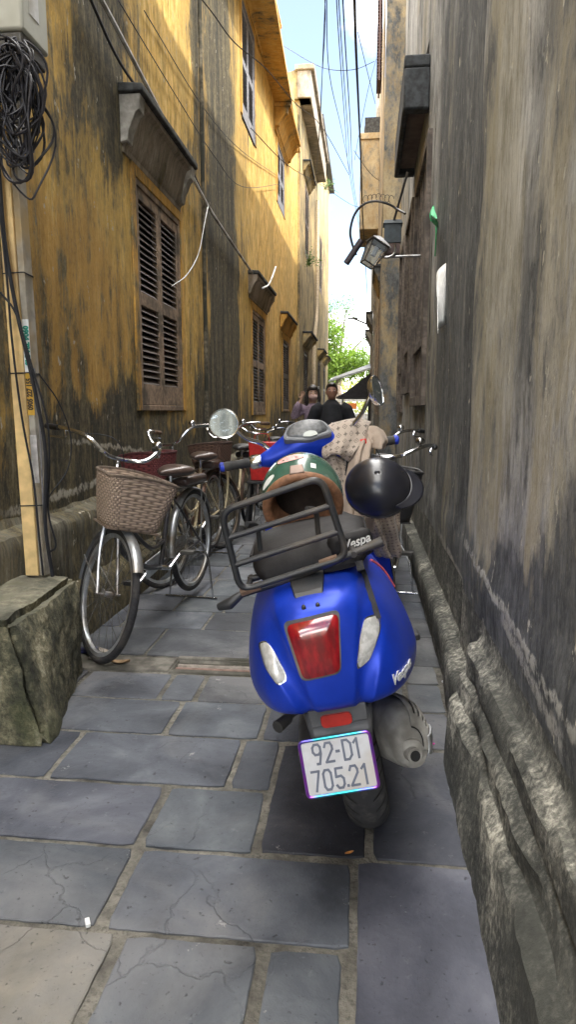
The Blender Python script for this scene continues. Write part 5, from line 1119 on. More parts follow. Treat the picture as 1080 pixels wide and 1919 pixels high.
drape('sleeve_end', [[(640, 965, 2.74), (668, 968, 2.70), (700, 962, 2.74)], [(646, 1000, 2.72), (672, 1004, 2.66), (702, 1000, 2.72)]], M['plaincloth'], .01, 2, 5.)

# ---------------- stone block, post, cables, meter box ----------------
def rock(name, a, b, step, amp, mat, label, cat, seed=0.):
    m = MB(); ax = [lin(a[k], b[k], step) for k in range(3)]; idx = {}
    def vert(i, j, k):
        key = (i, j, k)
        if key not in idx:
            p = Vector((ax[0][i], ax[1][j], ax[2][k])); c = (Vector(a)+Vector(b))/2; hh = (Vector(b)-Vector(a))/2; q = p-c
            n = Vector([q[t]/hh[t] for t in range(3)]); e = sum(1 for t in range(3) if abs(n[t]) > .97)
            if e >= 2: p = c+Vector([q[t]*(1-.035/hh[t]) if abs(n[t]) > .97 else q[t] for t in range(3)])
            d = noise.noise_vector(p*3.+Vector((seed, 0, 0)))*amp+noise.noise_vector(p*11)*amp*.45+noise.noise_vector(p*34)*amp*.25
            u_ = max(0, (p.x+1.9)/.535)*max(0, (3.08-p.y)/.72); lo_ = 1-max(0, min(1, p.z/.46))
            d.x += u_*(.03+.15*lo_**.8); d.y -= .05*lo_*(1 if n.y < -.9 else 0)
            if n.z > .97: d.z *= .5; d.x -= .012*(1 if n.x > .9 else 0)
            if p.z < .02: d.z = -.01
            idx[key] = len(m.v); m.v.append(tuple(p+d))
        return idx[key]
    N = [len(x)-1 for x in ax]
    def quad(*v): m.f.append(tuple(vert(*q) for q in v)); m.mi.append(0)
    for i in range(N[0]):
        for j in range(N[1]): quad((i, j, N[2]), (i+1, j, N[2]), (i+1, j+1, N[2]), (i, j+1, N[2]))
    for i in range(N[0]):
        for k in range(N[2]): quad((i, 0, k), (i+1, 0, k), (i+1, 0, k+1), (i, 0, k+1)); quad((i, N[1], k), (i, N[1], k+1), (i+1, N[1], k+1), (i+1, N[1], k))
    for j in range(N[1]):
        for k in range(N[2]): quad((N[0], j, k), (N[0], j+1, k), (N[0], j+1, k+1), (N[0], j, k+1)); quad((0, j, k), (0, j, k+1), (0, j+1, k+1), (0, j+1, k))
    return tag(m.build(name, mat, smooth=32), label, cat)
rock('stone_block', (-1.9, 2.36, -.01), (-1.365, 3.08, .475), .022, .024, M['moss'], 'big rough moss covered stone block at the foot of the left wall', 'stone block')
# post
pt, pb_ = Vector((-1.655, 3.02, 3.4)), Vector((-1.595, 2.99, .46))
pt = aty(-8, 60, 3.02); pb_ = aty(66, 1078, 3.02)
po_ = empty('wooden_post', 'leaning yellow painted post with phone number stickers below the meter box', 'post', tuple(pb_))
ax_ = (pt-pb_).normalized(); W_ = Matrix((Vector((1, 0, 0)), Vector((0, 1, 0)), ax_)).transposed().to_4x4()
def inpost(m, name, mat, bevel=.003, par=None):
    o = m.xf(W_).build(name, mat, par or po_, bevel=bevel); return o
Lp = (pt-pb_).length
M['ypost'] = simple('yellow painted wood', (.72, .52, .24), .7, var=.18, scale=14, bump=.3, grime=(.36, .25, .13), gr=.35)
M['gpost'] = simple('grey mortar face', (.30, .28, .24), .9, var=.3, scale=12, bump=.5, grime=(.42, .30, .14), gr=.4)
inpost(MB().box((-.045, -.01, 0), (.020, .03, Lp+.6)), 'front_board', M['ypost']); inpost(MB().box((.0215, .0, 0), (.052, .075, Lp+.6)), 'side_board', M['gpost'])
def sticky(z0, z1, colr, txt, tcol, name, down):
    m_ = simple(name+' paper', colr, .6, var=.1)
    inpost(MB().box((.0225, -.0035, z0), (.0545, -.001, z1)), name, m_, 0)
    o = [x for x in po_.children if x.name.startswith(name)][-1]
    T = Matrix.Translation((.0385, -.0042, (z0+z1)/2)) @ Matrix.Rotation(R(90), 4, 'X') @ Matrix.Rotation(R(-90 if down else 90), 4, 'Z')
    textobj(name+'_number', txt, .034, simple(name+' ink', tcol, .6), o, W_ @ T, sx=(z1-z0)/.34*1.35, bold=.0022, ext=.0003)
def zpost(py): return (aty(70, py, 3.02)-pb_).z
sticky(zpost(697), zpost(598), (.66, .68, .70), '0904 786 345', (.02, .28, .22), 'white_sticker', True)
sticky(zpost(778), zpost(699), (.55, .33, .04), '0905 227 155', (.05, .035, .02), 'yellow_sticker', False)
inpost(MB().box((.0225, -.0035, zpost(905)), (.0545, -.001, zpost(815))), 'blank_sticker', simple('blank sticker', (.45, .44, .44), .7), 0)
for py in (512, 700, 948): inpost(MB().tube(rpoly([(-.047, -.012, zpost(py)), (.054, -.012, zpost(py)+.004), (.054, .077, zpost(py)), (-.047, .077, zpost(py))], .004, 2), .003, 5, loop=True), 'tie_wire', M['cable'], 0)
# meter box
mbx = empty('meter_box', 'pale grey electrical box mounted high on the post at the top left', 'electrical box', (-1.62, 3.05, 2.75))
c0 = aty(57, 102, 2.98)
MB().box((-.25, -.13, c0.z-2.75+.07), (c0.x+1.62, .11, 1.0)).build('cover', simple('pale grey enamel', (.52, .53, .47), .5, var=.08, scale=8, grime=(.35, .34, .28), gr=.35), mbx, bevel=.012)
MB().box((-.24, -.12, c0.z-2.75+.0), (c0.x+1.62-.012, .10, c0.z-2.75+.068)).build('base', M['blackplastic'], mbx, bevel=.01)
MB().box((c0.x+1.62+.0005, -.07, c0.z-2.75+.16), (c0.x+1.62+.002, .02, c0.z-2.75+.32)).build('paper_label', M['white'], mbx)
MB().cyl((-.13, -.05, c0.z-2.75-.03), (-.13, -.05, c0.z-2.75+.01), .03, 14).cyl((-.06, -.02, c0.z-2.75-.03), (-.06, -.02, c0.z-2.75+.01), .022, 14).build('gland', M['white'], mbx)
# coil of spare cable
cc_ = aty(34, 215, 2.93); m = MB(); rnd = random.Random(3)
for k in range(34):
    ry_, rz_ = rnd.uniform(.055, .115), rnd.uniform(.12, .235); off = Vector((rnd.uniform(-.04, .03), rnd.uniform(-.05, .05), rnd.uniform(-.10, .12))); yw = rnd.uniform(-.7, .7); ph = rnd.uniform(0, 6)
    pts = []
    for j in range(30):
        a = 2*math.pi*j/30; wob_ = .012*math.sin(3*a+ph); p = Vector((ry_*.95*math.cos(a)*(1+.15*math.sin(a)), 0, rz_*math.sin(a)-(rz_-.2)*.6)); p = Matrix.Rotation(yw, 3, 'Z') @ p; pts.append(cc_+off+p+Vector((wob_, wob_, 0)))
    m.tube(pts, rnd.choice((.0035, .0045, .0055)), 6, loop=True)
for k in range(16):
    x = rnd.uniform(-.10, .04); m.tube(bez([Vector((c0.x-.09+x, 2.96+rnd.uniform(-.04, .04), c0.z+.02)), cc_+Vector((x*.8+rnd.uniform(-.03, .03), rnd.uniform(-.04, .04), .22)), cc_+Vector((rnd.uniform(-.12, .1), rnd.uniform(-.04, .04), rnd.uniform(-.1, .1)))], 6), rnd.choice((.003, .004, .0055)), 6)
tag(m.build('cable_coil', simple('coiled cable', (.014, .014, .02), .45, var=.4)), 'tangled coil of spare black cable hanging beneath the meter box', 'cable coil')
def wire(name, pts, r, mat, label, cat, group=None, n=6, seg=6):
    return tag(MB().tube(bez(pts, n), r, seg).build(name, mat), label, cat, group)
GC = 'cables running down the post'
wire('post_cable', [aty(-4, 300, 2.97), aty(8, 450, 2.965), aty(30, 580, 2.96), aty(62, 720, 2.96), aty(85, 850, 2.97), aty(84, 980, 2.98), aty(98, 1080, 3.0)], .0095, M['cable'], 'thickest black cable running down in front of the post', 'cable', GC)
wire('post_cable', [aty(-3, 380, 2.955), aty(12, 520, 2.95), aty(22, 640, 2.95), aty(40, 780, 2.955), aty(62, 900, 2.96), aty(72, 1000, 2.97), aty(80, 1078, 2.99)], .0055, M['cable'], 'thin black cable crossing the yellow face of the post', 'cable', GC)
wire('post_cable', [aty(0, 548, 2.94), aty(30, 590, 2.94), aty(60, 690, 2.945), aty(88, 790, 2.97), aty(92, 880, 2.99), aty(90, 960, 3.0), aty(104, 1020, 3.02), aty(92, 1035, 3.02)], .005, M['cable'], 'black cable entering from the left edge and looping near the block', 'cable', GC)
wire('post_cable', [aty(72, 700, 2.98), aty(110, 755, 3.06), aty(132, 820, 3.12), aty(126, 880, 3.1), aty(95, 925, 3.04), aty(86, 950, 3.0)], .0035, M['cable'], 'thin black cable bowing out over the wall beside the bicycle grip', 'cable', GC)
wire('post_cable', [aty(64, 690, 2.99), aty(74, 800, 3.0), aty(78, 900, 3.0), aty(84, 1000, 3.02)], .004, M['cablegrey'], 'dull grey cable behind the black ones on the post', 'cable', GC)
# pipe and wires on the left wall
wire('conduit', [atx(150, -70, -1.66), atx(190, 0, -1.66), atx(290, 190, -1.66), atx(340, 290, -1.66), atx(388, 383, -1.67), atx(430, 448, -1.68), atx(474, 513, -1.68)], .016, simple('grey white conduit', (.50, .50, .48), .5, var=.2, grime=(.2, .18, .15), gr=.5), 'long pale conduit slanting across the yellow wall past the window hood', 'conduit')
wire('wall_cable', [atx(140, -60, -1.67), atx(170, 0, -1.67), atx(210, 90, -1.67), atx(246, 150, -1.67), atx(300, 220, -1.64), atx(360, 320, -1.66), atx(388, 385, -1.68)], .010, M['cable'], 'black cable running above the pale conduit on the yellow wall', 'cable')
wire('loose_wire', [atx(390, 386, -1.66), atx(383, 420, -1.62), atx(372, 475, -1.62), atx(350, 515, -1.64), atx(322, 536, -1.66)], .0045, M['white'], 'loose white wire dangling from the conduit beside the shutters', 'wire')
wire('loose_strip', [atx(517, 500, -1.6), atx(510, 520, -1.55), atx(503, 534, -1.55), atx(492, 540, -1.58)], .014, M['white'], 'curved white strip sticking out above the second window hood', 'strip')
wire('wall_wire', [atx(215, -10, -1.72), atx(330, 180, -1.72), atx(400, 290, -1.72), atx(455, 350, -1.72), atx(525, 345, -1.7)], .004, M['cable'], 'thin sagging wire high on the yellow wall', 'wire')
wire('wall_wire', [atx(270, 20, -1.73), atx(380, 200, -1.73), atx(450, 280, -1.73), atx(520, 330, -1.73)], .004, M['cable'], 'thin straight wire fixed high on the yellow wall above the sagging one', 'wire')
# overhead cables
GO = 'overhead cables strung along the alley'
oc = [([(664, -40, 4), (668, 100, 5.5), (676, 280, 8.5), (680, 400, 12), (683, 450, 14)], .0105, 'thickest overhead cable, straight and black beside the right roofs'),
 ([(606, -40, 5), (610, 40, 6), (603, 160, 8), (597, 270, 11), (590, 340, 15)], .004, 'leftmost thin overhead cable, bending back towards the yellow eave'),
 ([(612, -40, 5), (606, 90, 6.5), (600, 240, 10), (593, 330, 15)], .004, 'thin overhead cable crossing the leftmost one'),
 ([(612, -30, 5), (618, 140, 7), (640, 240, 11), (657, 325, 17)], .004, 'thin overhead cable running diagonally through the middle of the sky'),
 ([(629, -40, 5), (636, 80, 6.5), (647, 230, 10), (656, 330, 16), (676, 440, 26)], .0045, 'overhead cable left of the pair in the middle'),
 ([(633, -40, 5), (641, 90, 6.5), (652, 240, 10), (660, 340, 17), (678, 445, 26)], .0045, 'overhead cable in the middle, second of a close pair'),
 ([(641, -40, 5), (648, 90, 6.5), (657, 230, 10), (664, 350, 18), (682, 450, 26)], .006, 'overhead cable just left of the thickest one'),
 ([(532, 86, 12), (580, 115, 10), (618, 130, 9), (665, 130, 9), (702, 115, 10)], .004, 'thin cable sagging crosswise between the opposite roofs'),
 ([(330, -60, 6), (395, 20, 6.5), (440, 80, 7), (500, 130, 8), (555, 195, 9.5), (605, 240, 12), (655, 328, 18)], .006, 'black cable sweeping from the yellow wall out across the sky'),
 ([(470, 240, 8), (540, 310, 9.5), (600, 345, 13), (662, 385, 18), (690, 388, 20)], .005, 'thin wire sagging over the alley below the eave'),
 ([(671, 60, 8), (688, 130, 9), (704, 195, 12)], .004, 'short wire slanting right to the stepped house'),
 ([(706, 110, 12), (690, 170, 12), (672, 260, 13), (665, 300, 14)], .004, 'short wire slanting left from the open shutter'),
 ([(683, 450, 14), (687, 520, 20), (692, 600, 28)], .009, 'lower end of the bundle hanging beside the far right houses'),
 ([(664, 282, 13), (676, 300, 13), (700, 330, 14), (730, 350, 15)], .005, 'wire with a knot in front of the balcony box')]
for pts, r, lb in oc: wire('overhead_cable', [aty(*p) for p in pts], r, M['cable'], lb, 'cable', GO)
# ---------------- lamp and fittings on the right ----------------
lt = empty('street_lantern', 'square glass lantern on a wall bracket tilted over the alley', 'lantern', tuple(aty(700, 476, 6.2)), (R(0), R(28), R(20)))
g = NB('lantern glass'); M['lglass'] = g.fin((.75, .85, .95), .08, None, 0., Transmission_Weight=.85, IOR=1.3)
m = MB()
for sx_ in (-1, 1):
    for sy_ in (-1, 1): m.tube([(sx_*.075, sy_*.075, .09), (sx_*.055, sy_*.055, -.10)], .006, 6)
m.tube(rpoly([(-.078, -.078, .09), (.078, -.078, .09), (.078, .078, .09), (-.078, .078, .09)], .004, 2), .008, 6, loop=True).tube(rpoly([(-.055, -.055, -.10), (.055, -.055, -.10), (.055, .055, -.10), (-.055, .055, -.10)], .004, 2), .007, 6, loop=True)
m.build('frame', M['blackmetal'], lt)
MB().rings([[(s*.073, t*.073, .088) for s, t in ((-1, -1), (1, -1), (1, 1), (-1, 1))], [(s*.053, t*.053, -.098) for s, t in ((-1, -1), (1, -1), (1, 1), (-1, 1))]], cap=False).build('glass', M['lglass'], lt, smooth=0)
MB().rings([[(s*.095, t*.095, .095) for s, t in ((-1, -1), (1, -1), (1, 1), (-1, 1))], [(s*.03, t*.03, .15) for s, t in ((-1, -1), (1, -1), (1, 1), (-1, 1))]]).build('cap', M['white'], lt, smooth=0)
MB().cyl((0, 0, -.02), (0, 0, .06), .022, 12).build('bulb', M['white'], lt)
a, b_ = aty(678, 450, 6.1), aty(649, 494, 6.1)
tag(MB().cyl(a, b_, .027, 18).build('lamp_tube', simple('dark tube', (.05, .04, .05), .5), bevel=.004), 'short dark tube tilted diagonally beside the glass lantern', 'tube')
hp = [aty(*p) for p in ((668, 478, 6.1), (660, 455, 6.1), (657, 432, 6.1), (665, 402, 6.1), (682, 383, 6.1), (705, 377, 6.1), (730, 383, 6.1), (745, 392, 6.1), (760, 400, 6.0))]
tag(MB().tube(bez(hp, 5), .010, 8).build('lamp_hoop', M['blackmetal']), 'black curved hoop arching from the wall above the lantern', 'bracket')
m = MB(); rnd = random.Random(5)
for k in range(7):
    c = aty(686+8*k, 372+1.2*abs(k-3), 6.1); m.tube([c+Vector((.022*math.cos(t), 0, .03*math.sin(t)+.01)) for t in (2*math.pi*j/10 for j in range(8+k % 3))], .0025, 5)
tag(m.build('wire_curls', M['cable']), 'curly wire ends wound on top of the black hoop', 'wire')
wl = empty('wall_lamp', 'boxy dark wall lamp with a pitched cap on the grey wall', 'wall lamp', tuple(aty(736, 450, 6.25)))
MB().rings([[(-.085, -.08, .12), (.085, -.08, .12), (.085, .08, .12), (-.085, .08, .12)], [(-.07, -.06, .155), (.07, -.06, .155), (.07, .06, .155), (-.07, .06, .155)]]).box((-.072, -.065, -.035), (.072, .065, .12)).build('hood', simple('blackened teal cap', (.035, .05, .06), .5, var=.3), wl, smooth=0, bevel=.004)
MB().box((-.066, -.06, -.125), (.066, .06, -.036)).build('lower_case', simple('brown case', (.10, .065, .06), .6, var=.3), wl, bevel=.004)
MB().tube(bez([(.02, -.07, -.05), (.02, -.075, -.12), (-.03, -.075, -.155), (-.12, -.06, -.15)], 5), .011, 8).tube([(-.12, -.06, -.15), (.24, -.05, -.145)], .011, 8).build('bracket_arm', M['steel'], wl)
tag(MB().cyl(aty(765, 322, 6.1), aty(737, 420, 6.2), .010, 8).build('stay_rod', M['blackmetal']), 'straight black stay rod between canopy and wall lamp', 'rod')
# paper on the wall, green cord
pp = [atx(820, 520, XR-.05), atx(837, 493, XR-.004), atx(835, 608, XR-.004), atx(821, 625, XR-.06)]
m = MB(); rs = []
for i in range(9):
    t = i/8; a = pp[0].lerp(pp[3], t); b = pp[1].lerp(pp[2], t); rs.append([a.lerp(b, u/6)+Vector((-.018*math.sin(u/6*math.pi), 0, 0)) for u in range(7)])
m.rings(rs, closed=False, cap=False); o = m.build('wall_paper_sheet', simple('sunbleached paper', (.80, .80, .78), .7, var=.05), smooth=60); q = o.modifiers.new('s', 'SOLIDIFY'); q.thickness = .004
tag(o, 'blank white board curling off the grey plaster wall', 'board')
m = MB(); 
for k in range(5): m.tube(bez([atx(812, 388, XR-.01)+Vector((0, 0, 0)), atx(807+k*3, 402+k*2, XR-.03-.01*k), atx(809+k*3, 415+k*3, XR-.02)], 3), .005, 5, flat=.4)
m.tube(bez([atx(813, 386, XR-.008), atx(818, 430, XR-.012), atx(816, 480, XR-.008)], 4), .004, 5)
tag(m.build('green_ribbon', simple('green ribbon', (.05, .45, .18), .6, var=.2)), 'torn green ribbon hanging on the grey wall', 'ribbon')
# litter
def bit(name, label, cat, px, py, size, mat, rz=20, h=.012, round_=False):
    g_ = _ray(px, py); t = -CAMH/g_[2]; c = Vector((g_[0]*t, g_[1]*t, h/2+.001))
    Mx = Matrix.Translation(c) @ Matrix.Rotation(R(rz), 4, 'Z') @ (Matrix.Rotation(R(90), 4, 'Y') if round_ else Matrix.Identity(4))
    m = MB()
    if round_: m.lathe([(.001, -size), (h/2, -size), (h/2, size), (.001, size)], 2, (0, 0, 0), 12)
    else: m.box((-size, -size*.45, -h/2), (size, size*.45, h/2))
    return tag(m.xf(Mx).build(name, mat, bevel=.0015), label, cat)
bit('paper_scrap', 'small crumpled white scrap lying on the joint between slabs', 'litter', 164, 1733, .013, M['white'], -60, .010)
def leafy(px, py, s, rz, mat, label, z=.004, X=None):
    g_ = _ray(px, py); t = -CAMH/g_[2]; c = Vector((g_[0]*t, g_[1]*t, z)); vs = []; fs = []
    for i in range(7):
        u = -1+i/3; wdt = .42*math.cos(u*1.5)**.8 if abs(u) < 1 else .02
        for j in (-1, 0, 1): vs.append(c+Matrix.Rotation(R(rz), 3, 'Z') @ Vector((u*s, j*wdt*s, .25*s*abs(j)+.2*s*u*u)))
    fs = [(i*3+j, i*3+j+1, (i+1)*3+j+1, (i+1)*3+j) for i in range(6) for j in range(2)]
    tag(MB().add(vs, fs).build('dry_leaf', mat, smooth=80), label, 'leaf', 'dry leaves on the ground')
M['leafo'] = simple('orange dry leaf', (.55, .25, .07), .7, var=.3); M['leafb'] = simple('brown dry leaf', (.30, .2, .11), .8, var=.3); M['leafg'] = simple('pale dry leaf', (.38, .34, .29), .8, var=.3)
leafy(951, 1825, .016, 100, M['leafo'], 'orange dry leaf stuck in the gap at the right wall', .01)
leafy(225, 1245, .05, 10, M['leafb'], 'brown dry leaf under the front bicycle tyre'); leafy(180, 1236, .045, 40, M['leafg'], 'pale curled leaf between block and bicycle tyre'); leafy(196, 1225, .05, -30, M['leafg'], 'grey leaf behind the pale curled leaf'); leafy(655, 1602, .014, 30, M['leafo'], 'tiny yellowish leaf crumb behind the rear tyre')
bit('blue_wrapper', 'crushed dark blue wrapper beside the stone block', 'litter', 163, 1222, .05, simple('navy wrapper', (.03, .035, .12), .4), 15, .02)
bit('petal', 'tiny magenta petal on the slab near the exhaust', 'litter', 812, 1395, .008, simple('magenta petal', (.55, .05, .3), .6), 10, .004)
bit('pebble', 'small white pebble on the slab by the right wall', 'pebble', 832, 1279, .008, M['white'], 10, .008)
# ---------------- people ----------------
def person(label, loc, rot, skin, parts, fn):
    p = empty('person', label, 'person', loc, rot); fn(p); return p
def hand(m, w, d, up, s):
    """palm with four unequal bent fingers and a side thumb"""
    w, d, up = Vector(w), Vector(d).normalized(), Vector(up).normalized(); sd_ = d.cross(up).normalized()
    m.tube([w, w+d*.035, w+d*.08], [.024, .034, .032], 8, flat=.55)
    for k, ln in enumerate((.062, .072, .067, .052)):
        b = w+d*.078+sd_*(.028-.0185*k); m.tube([b, b+d*ln*.5-up*.008, b+d*ln*.85-up*.03], [.0095, .009, .0075], 6)
    b = w+d*.03+sd_*.03*s; m.tube([b, b+sd_*.022*s+d*.025-up*.006, b+sd_*.028*s+d*.055-up*.016], [.012, .0105, .009], 6)
def head(p, c, skinm, hairfn, tilt=0, maskm=None):
    c = Vector(c)
    m = MB().ell(c, (.073, .09, .108), 20, 14).ell(c+Vector((0, -.03, -.055)), (.05, .055, .05), 14, 10).ell(c+Vector((0, -.092, -.012)), (.013, .018, .024), 10, 8)
    m.ell(c+Vector((.075, .005, -.01)), (.01, .018, .026), 8, 6).ell(c+Vector((-.075, .005, -.01)), (.01, .018, .026), 8, 6).ell(c+Vector((0, -.074, -.052)), (.022, .014, .007), 10, 6)
    return m
def eyes(p, c):
    c = Vector(c)
    for s in (-1, 1):
        MB().ell(c+Vector((s*.030, -.082, .008)), (.013, .008, .006), 10, 6).build('eye', M['white'], p)
        MB().ell(c+Vector((s*.030, -.089, .008)), (.006, .003, .006), 8, 6).build('pupil', M['hair'], p)
        MB().tube([c+Vector((s*.015, -.088, .028)), c+Vector((s*.046, -.080, .030))], .003, 5).build('eyebrow', M['hair'], p)
M['pants'] = simple('black trousers', (.018, .018, .021), .85, var=.3); M['mauve'] = simple('mauve patterned blouse', (.25, .185, .24), .85, var=.5, scale=110, bump=.4); M['blacktop'] = simple('loose black top', (.014, .015, .019), .9, var=.3, scale=14, bump=.5)
M['mask'] = simple('pinkish face mask', (.62, .42, .38), .8, var=.05); M['shoe'] = simple('dark shoes', (.03, .028, .028), .6)
def woman(p):
    c = (0, -.01, 1.475)
    m = head(p, c, None, None); m.tube([(0, .01, 1.40), (0, .02, 1.30)], [.045, .05], 10)
    m.tube([(0, .02, 1.32), (0, .02, 1.15), (0, .02, .98), (0, .02, .86)], [.10, .125, .11, .14], 16, flat=.8)
    for s in (-1, 1): m.tube([(s*.08, .02, .88), (s*.085, 0, .48), (s*.085, .02, .09)], [.085, .055, .038], 12)
    for s in (-1, 1): m.tube([(s*.085, .03, .06), (s*.09, -.12, .04)], [.04, .03], 8)
    m.tube([(.15, .02, 1.27), (.19, .03, 1.05), (.17, -.05, .86)], [.045, .038, .028], 10); hand(m, (.17, -.055, .86), (0, -.25, -1), (-1, 0, 0), 1)
    m.tube([(-.15, .02, 1.27), (-.25, -.03, 1.17), (-.17, -.10, 1.38)], [.045, .038, .028], 10); hand(m, (-.17, -.10, 1.38), (.25, -.1, 1), (0, 1, 0), 1)
    remeshed(m, 'body', M['skin'], p, .011)
    t = MB().tube([(0, .02, 1.345), (0, .02, 1.30), (0, .02, 1.15), (0, .02, 1.0), (0, .02, .86)], [.06, .125, .15, .135, .17], 18, flat=.8).tube([(.11, .02, 1.30), (.165, .02, 1.22), (.205, .03, 1.06), (.19, -.02, .93)], [.055, .065, .06, .055], 12).tube([(-.11, .02, 1.30), (-.165, .01, 1.24), (-.26, -.03, 1.17), (-.215, -.07, 1.29), (-.185, -.09, 1.35)], [.055, .065, .07, .06, .045], 12)
    remeshed(t, 'blouse', M['mauve'], p, .014)
    t = MB().tube([(0, .02, .90), (0, .02, .80)], [.15, .155], 16, flat=.8)
    for s in (-1, 1): t.tube([(s*.075, .02, .86), (s*.085, 0, .48), (s*.085, .02, .08)], [.10, .075, .06], 12)
    remeshed(t, 'trousers', M['pants'], p, .016)
    for s in (-1, 1): MB().ell((s*.088, -.04, .035), (.042, .11, .034), 12, 8).build('shoe', M['shoe'], p)
    MB().rings([[Vector(c)+Vector((x*.073*math.cos(k*math.pi/9-math.pi/2*0), y, z)) for x, y, z in [(1, -.055-.047*math.sin(k*math.pi/9), zz)]][0] if 0 else Vector(c)+Vector((.066*math.cos(math.pi*k/9), -.035-.073*math.sin(math.pi*k/9), zz)) for k in range(10)] for zz in (-.01, -.045, -.085)) if False else None
    mk = MB().ell(Vector(c)+Vector((0, -.052, -.042)), (.062, .060, .045), 16, 10); mk.build('face_mask', M['mask'], p)
    hr = MB().ell(Vector(c)+Vector((0, .022, .022)), (.086, .096, .108), 18, 12).ell(Vector(c)+Vector((0, -.055, .072)), (.066, .045, .035), 14, 8)
    for s in (-1, 1): hr.tube(bez([Vector(c)+Vector((s*.07, -.01, .05)), Vector(c)+Vector((s*.088, -.01, -.05)), Vector(c)+Vector((s*.085, .0, -.14)), Vector(c)+Vector((s*.07, .02, -.2))], 4), [.02]*4+[.026]*4+[.024]*4+[.01], 8)
    hr.tube([Vector(c)+Vector((0, .07, .0)), Vector(c)+Vector((0, .075, -.2))], [.07, .05], 12, flat=.6)
    remeshed(hr, 'hair', M['hair'], p, .012); eyes(p, c)
def man(p):
    c = (0, -.01, 1.475)
    m = head(p, c, None, None); m.tube([(0, .01, 1.40), (0, .02, 1.29)], [.052, .058], 10)
    m.tube([(0, .02, 1.32), (0, .02, 1.12), (0, .02, .95), (0, .02, .84)], [.12, .15, .13, .145], 16, flat=.8)
    for s in (-1, 1): m.tube([(s*.09, .02, .86), (s*.10, 0, .46), (s*.10, .02, .09)], [.09, .06, .042], 12); m.tube([(s*.10, .03, .06), (s*.105, -.13, .04)], [.042, .032], 8)
    for s in (-1, 1):
        m.tube([(s*.18, .02, 1.27), (s*.25, .03, 1.05), (s*.10, -.20, 1.02)], [.052, .044, .030], 10); hand(m, (s*.10, -.20, 1.02), (-s*.8, -.45, .05), (0, 0, 1), s)
    remeshed(m, 'body', simple('tanned skin', (.34, .18, .12), .55, var=.06), p, .011)
    t = MB().tube([(0, .02, 1.37), (0, .02, 1.30), (0, .01, 1.12), (0, .0, .95), (0, .02, .80)], [.075, .15, .185, .19, .20], 18, flat=.8)
    for s in (-1, 1): t.tube([(s*.13, .02, 1.30), (s*.20, .02, 1.24), (s*.27, .03, 1.06), (s*.20, -.09, 1.03), (s*.14, -.15, 1.03)], [.065, .085, .085, .075, .05], 12)
    remeshed(t, 'top', M['blacktop'], p, .014)
    t = MB().tube([(0, .02, .88), (0, .02, .78)], [.165, .17], 16, flat=.8)
    for s in (-1, 1): t.tube([(s*.085, .02, .84), (s*.10, 0, .46), (s*.10, .02, .08)], [.11, .085, .07], 12)
    remeshed(t, 'trousers', M['pants'], p, .016)
    for s in (-1, 1): MB().ell((s*.103, -.045, .038), (.046, .12, .037), 12, 8).build('shoe', M['shoe'], p)
    hr = MB().ell(Vector(c)+Vector((0, .02, .028)), (.082, .094, .100), 18, 12).ell(Vector(c)+Vector((0, -.05, .085)), (.05, .04, .022), 12, 8)
    remeshed(hr, 'hair', M['hair'], p, .011); eyes(p, c)
pw = aty(588, 752, 9.7); person('dark haired woman in a mauve blouse and pink mask, one hand raised to her hair', (pw.x-.01, 9.7, .03), (0, 0, R(8)), None, None, woman)
pm_ = aty(622, 752, 9.2); person('person in a loose black top standing with both hands together in front', (pm_.x, 9.2, .045), (0, 0, R(4)), None, None, man)
# ---------------- end of the alley ----------------
def leaf_tree(name, label, base, trunk_h, blobs, nleaf, lsize, mat, seed, bark):
    rnd = random.Random(seed); e = empty(name, label, 'tree', base); m = MB()
    m.tube(bez([(0, 0, -.05), (.15, 0, trunk_h*.5), (.0, .1, trunk_h)], 5), [.28-.012*k for k in range(11)], 9)
    for (x, y, z, r) in blobs:
        m.tube(bez([(0, .1, trunk_h*.8), (x*.5, y*.5, (trunk_h+z)*.5+.3), (x, y, z)], 4), [.11-.011*k for k in range(9)], 6)
    m.build('trunk', bark, e); f = MB(); vol = sum(b[3]**2 for b in blobs)
    for (x, y, z, r) in blobs:
        for _ in range(int(nleaf*r*r/vol)):
            d = Vector([rnd.gauss(0, 1) for _ in range(3)]).normalized()*r*rnd.random()**.45; d.z *= .8; c = Vector((x, y, z))+d+Vector([rnd.gauss(0, .12) for _ in range(3)])
            a = Vector([rnd.gauss(0, 1) for _ in range(3)]).normalized(); b = a.cross(Vector([rnd.gauss(0, 1) for _ in range(3)])).normalized(); s = lsize*rnd.uniform(.6, 1.4)
            f.add([c-a*s, c-b*s*.4, c+a*s, c+b*s*.4], [(0, 1, 2, 3)])
    f.build('crown', mat, e, smooth=0); return e
def leafmat(name, c1, c2):
    b = NB(name); n = b.noise(b.vec(), 1.4, 4); n2 = b.noise(b.vec(), 9, 3); c = b.mix(b.map(b.math('ADD', b.math('MULTIPLY', n, .6), b.math('MULTIPLY', n2, .4)), .38, .62), c1, c2)
    tr = b.n('ShaderNodeBsdfTranslucent'); b.l(c, tr.inputs[0]); ms = b.n('ShaderNodeMixShader'); ms.inputs[0].default_value = .45
    b.fin(c, .55); b.l(b.b.outputs[0], ms.inputs[1]); b.l(tr.outputs[0], ms.inputs[2]); b.l(ms.outputs[0], b.o.inputs[0]); return b.m
M['bark'] = simple('bark', (.13, .10, .075), .9, var=.4, scale=8, bump=.8); M['leaf1'] = leafmat('light green leaves', (.09, .17, .02), (.20, .32, .04)); M['leaf2'] = leafmat('dark green leaves', (.05, .11, .025), (.11, .20, .04))
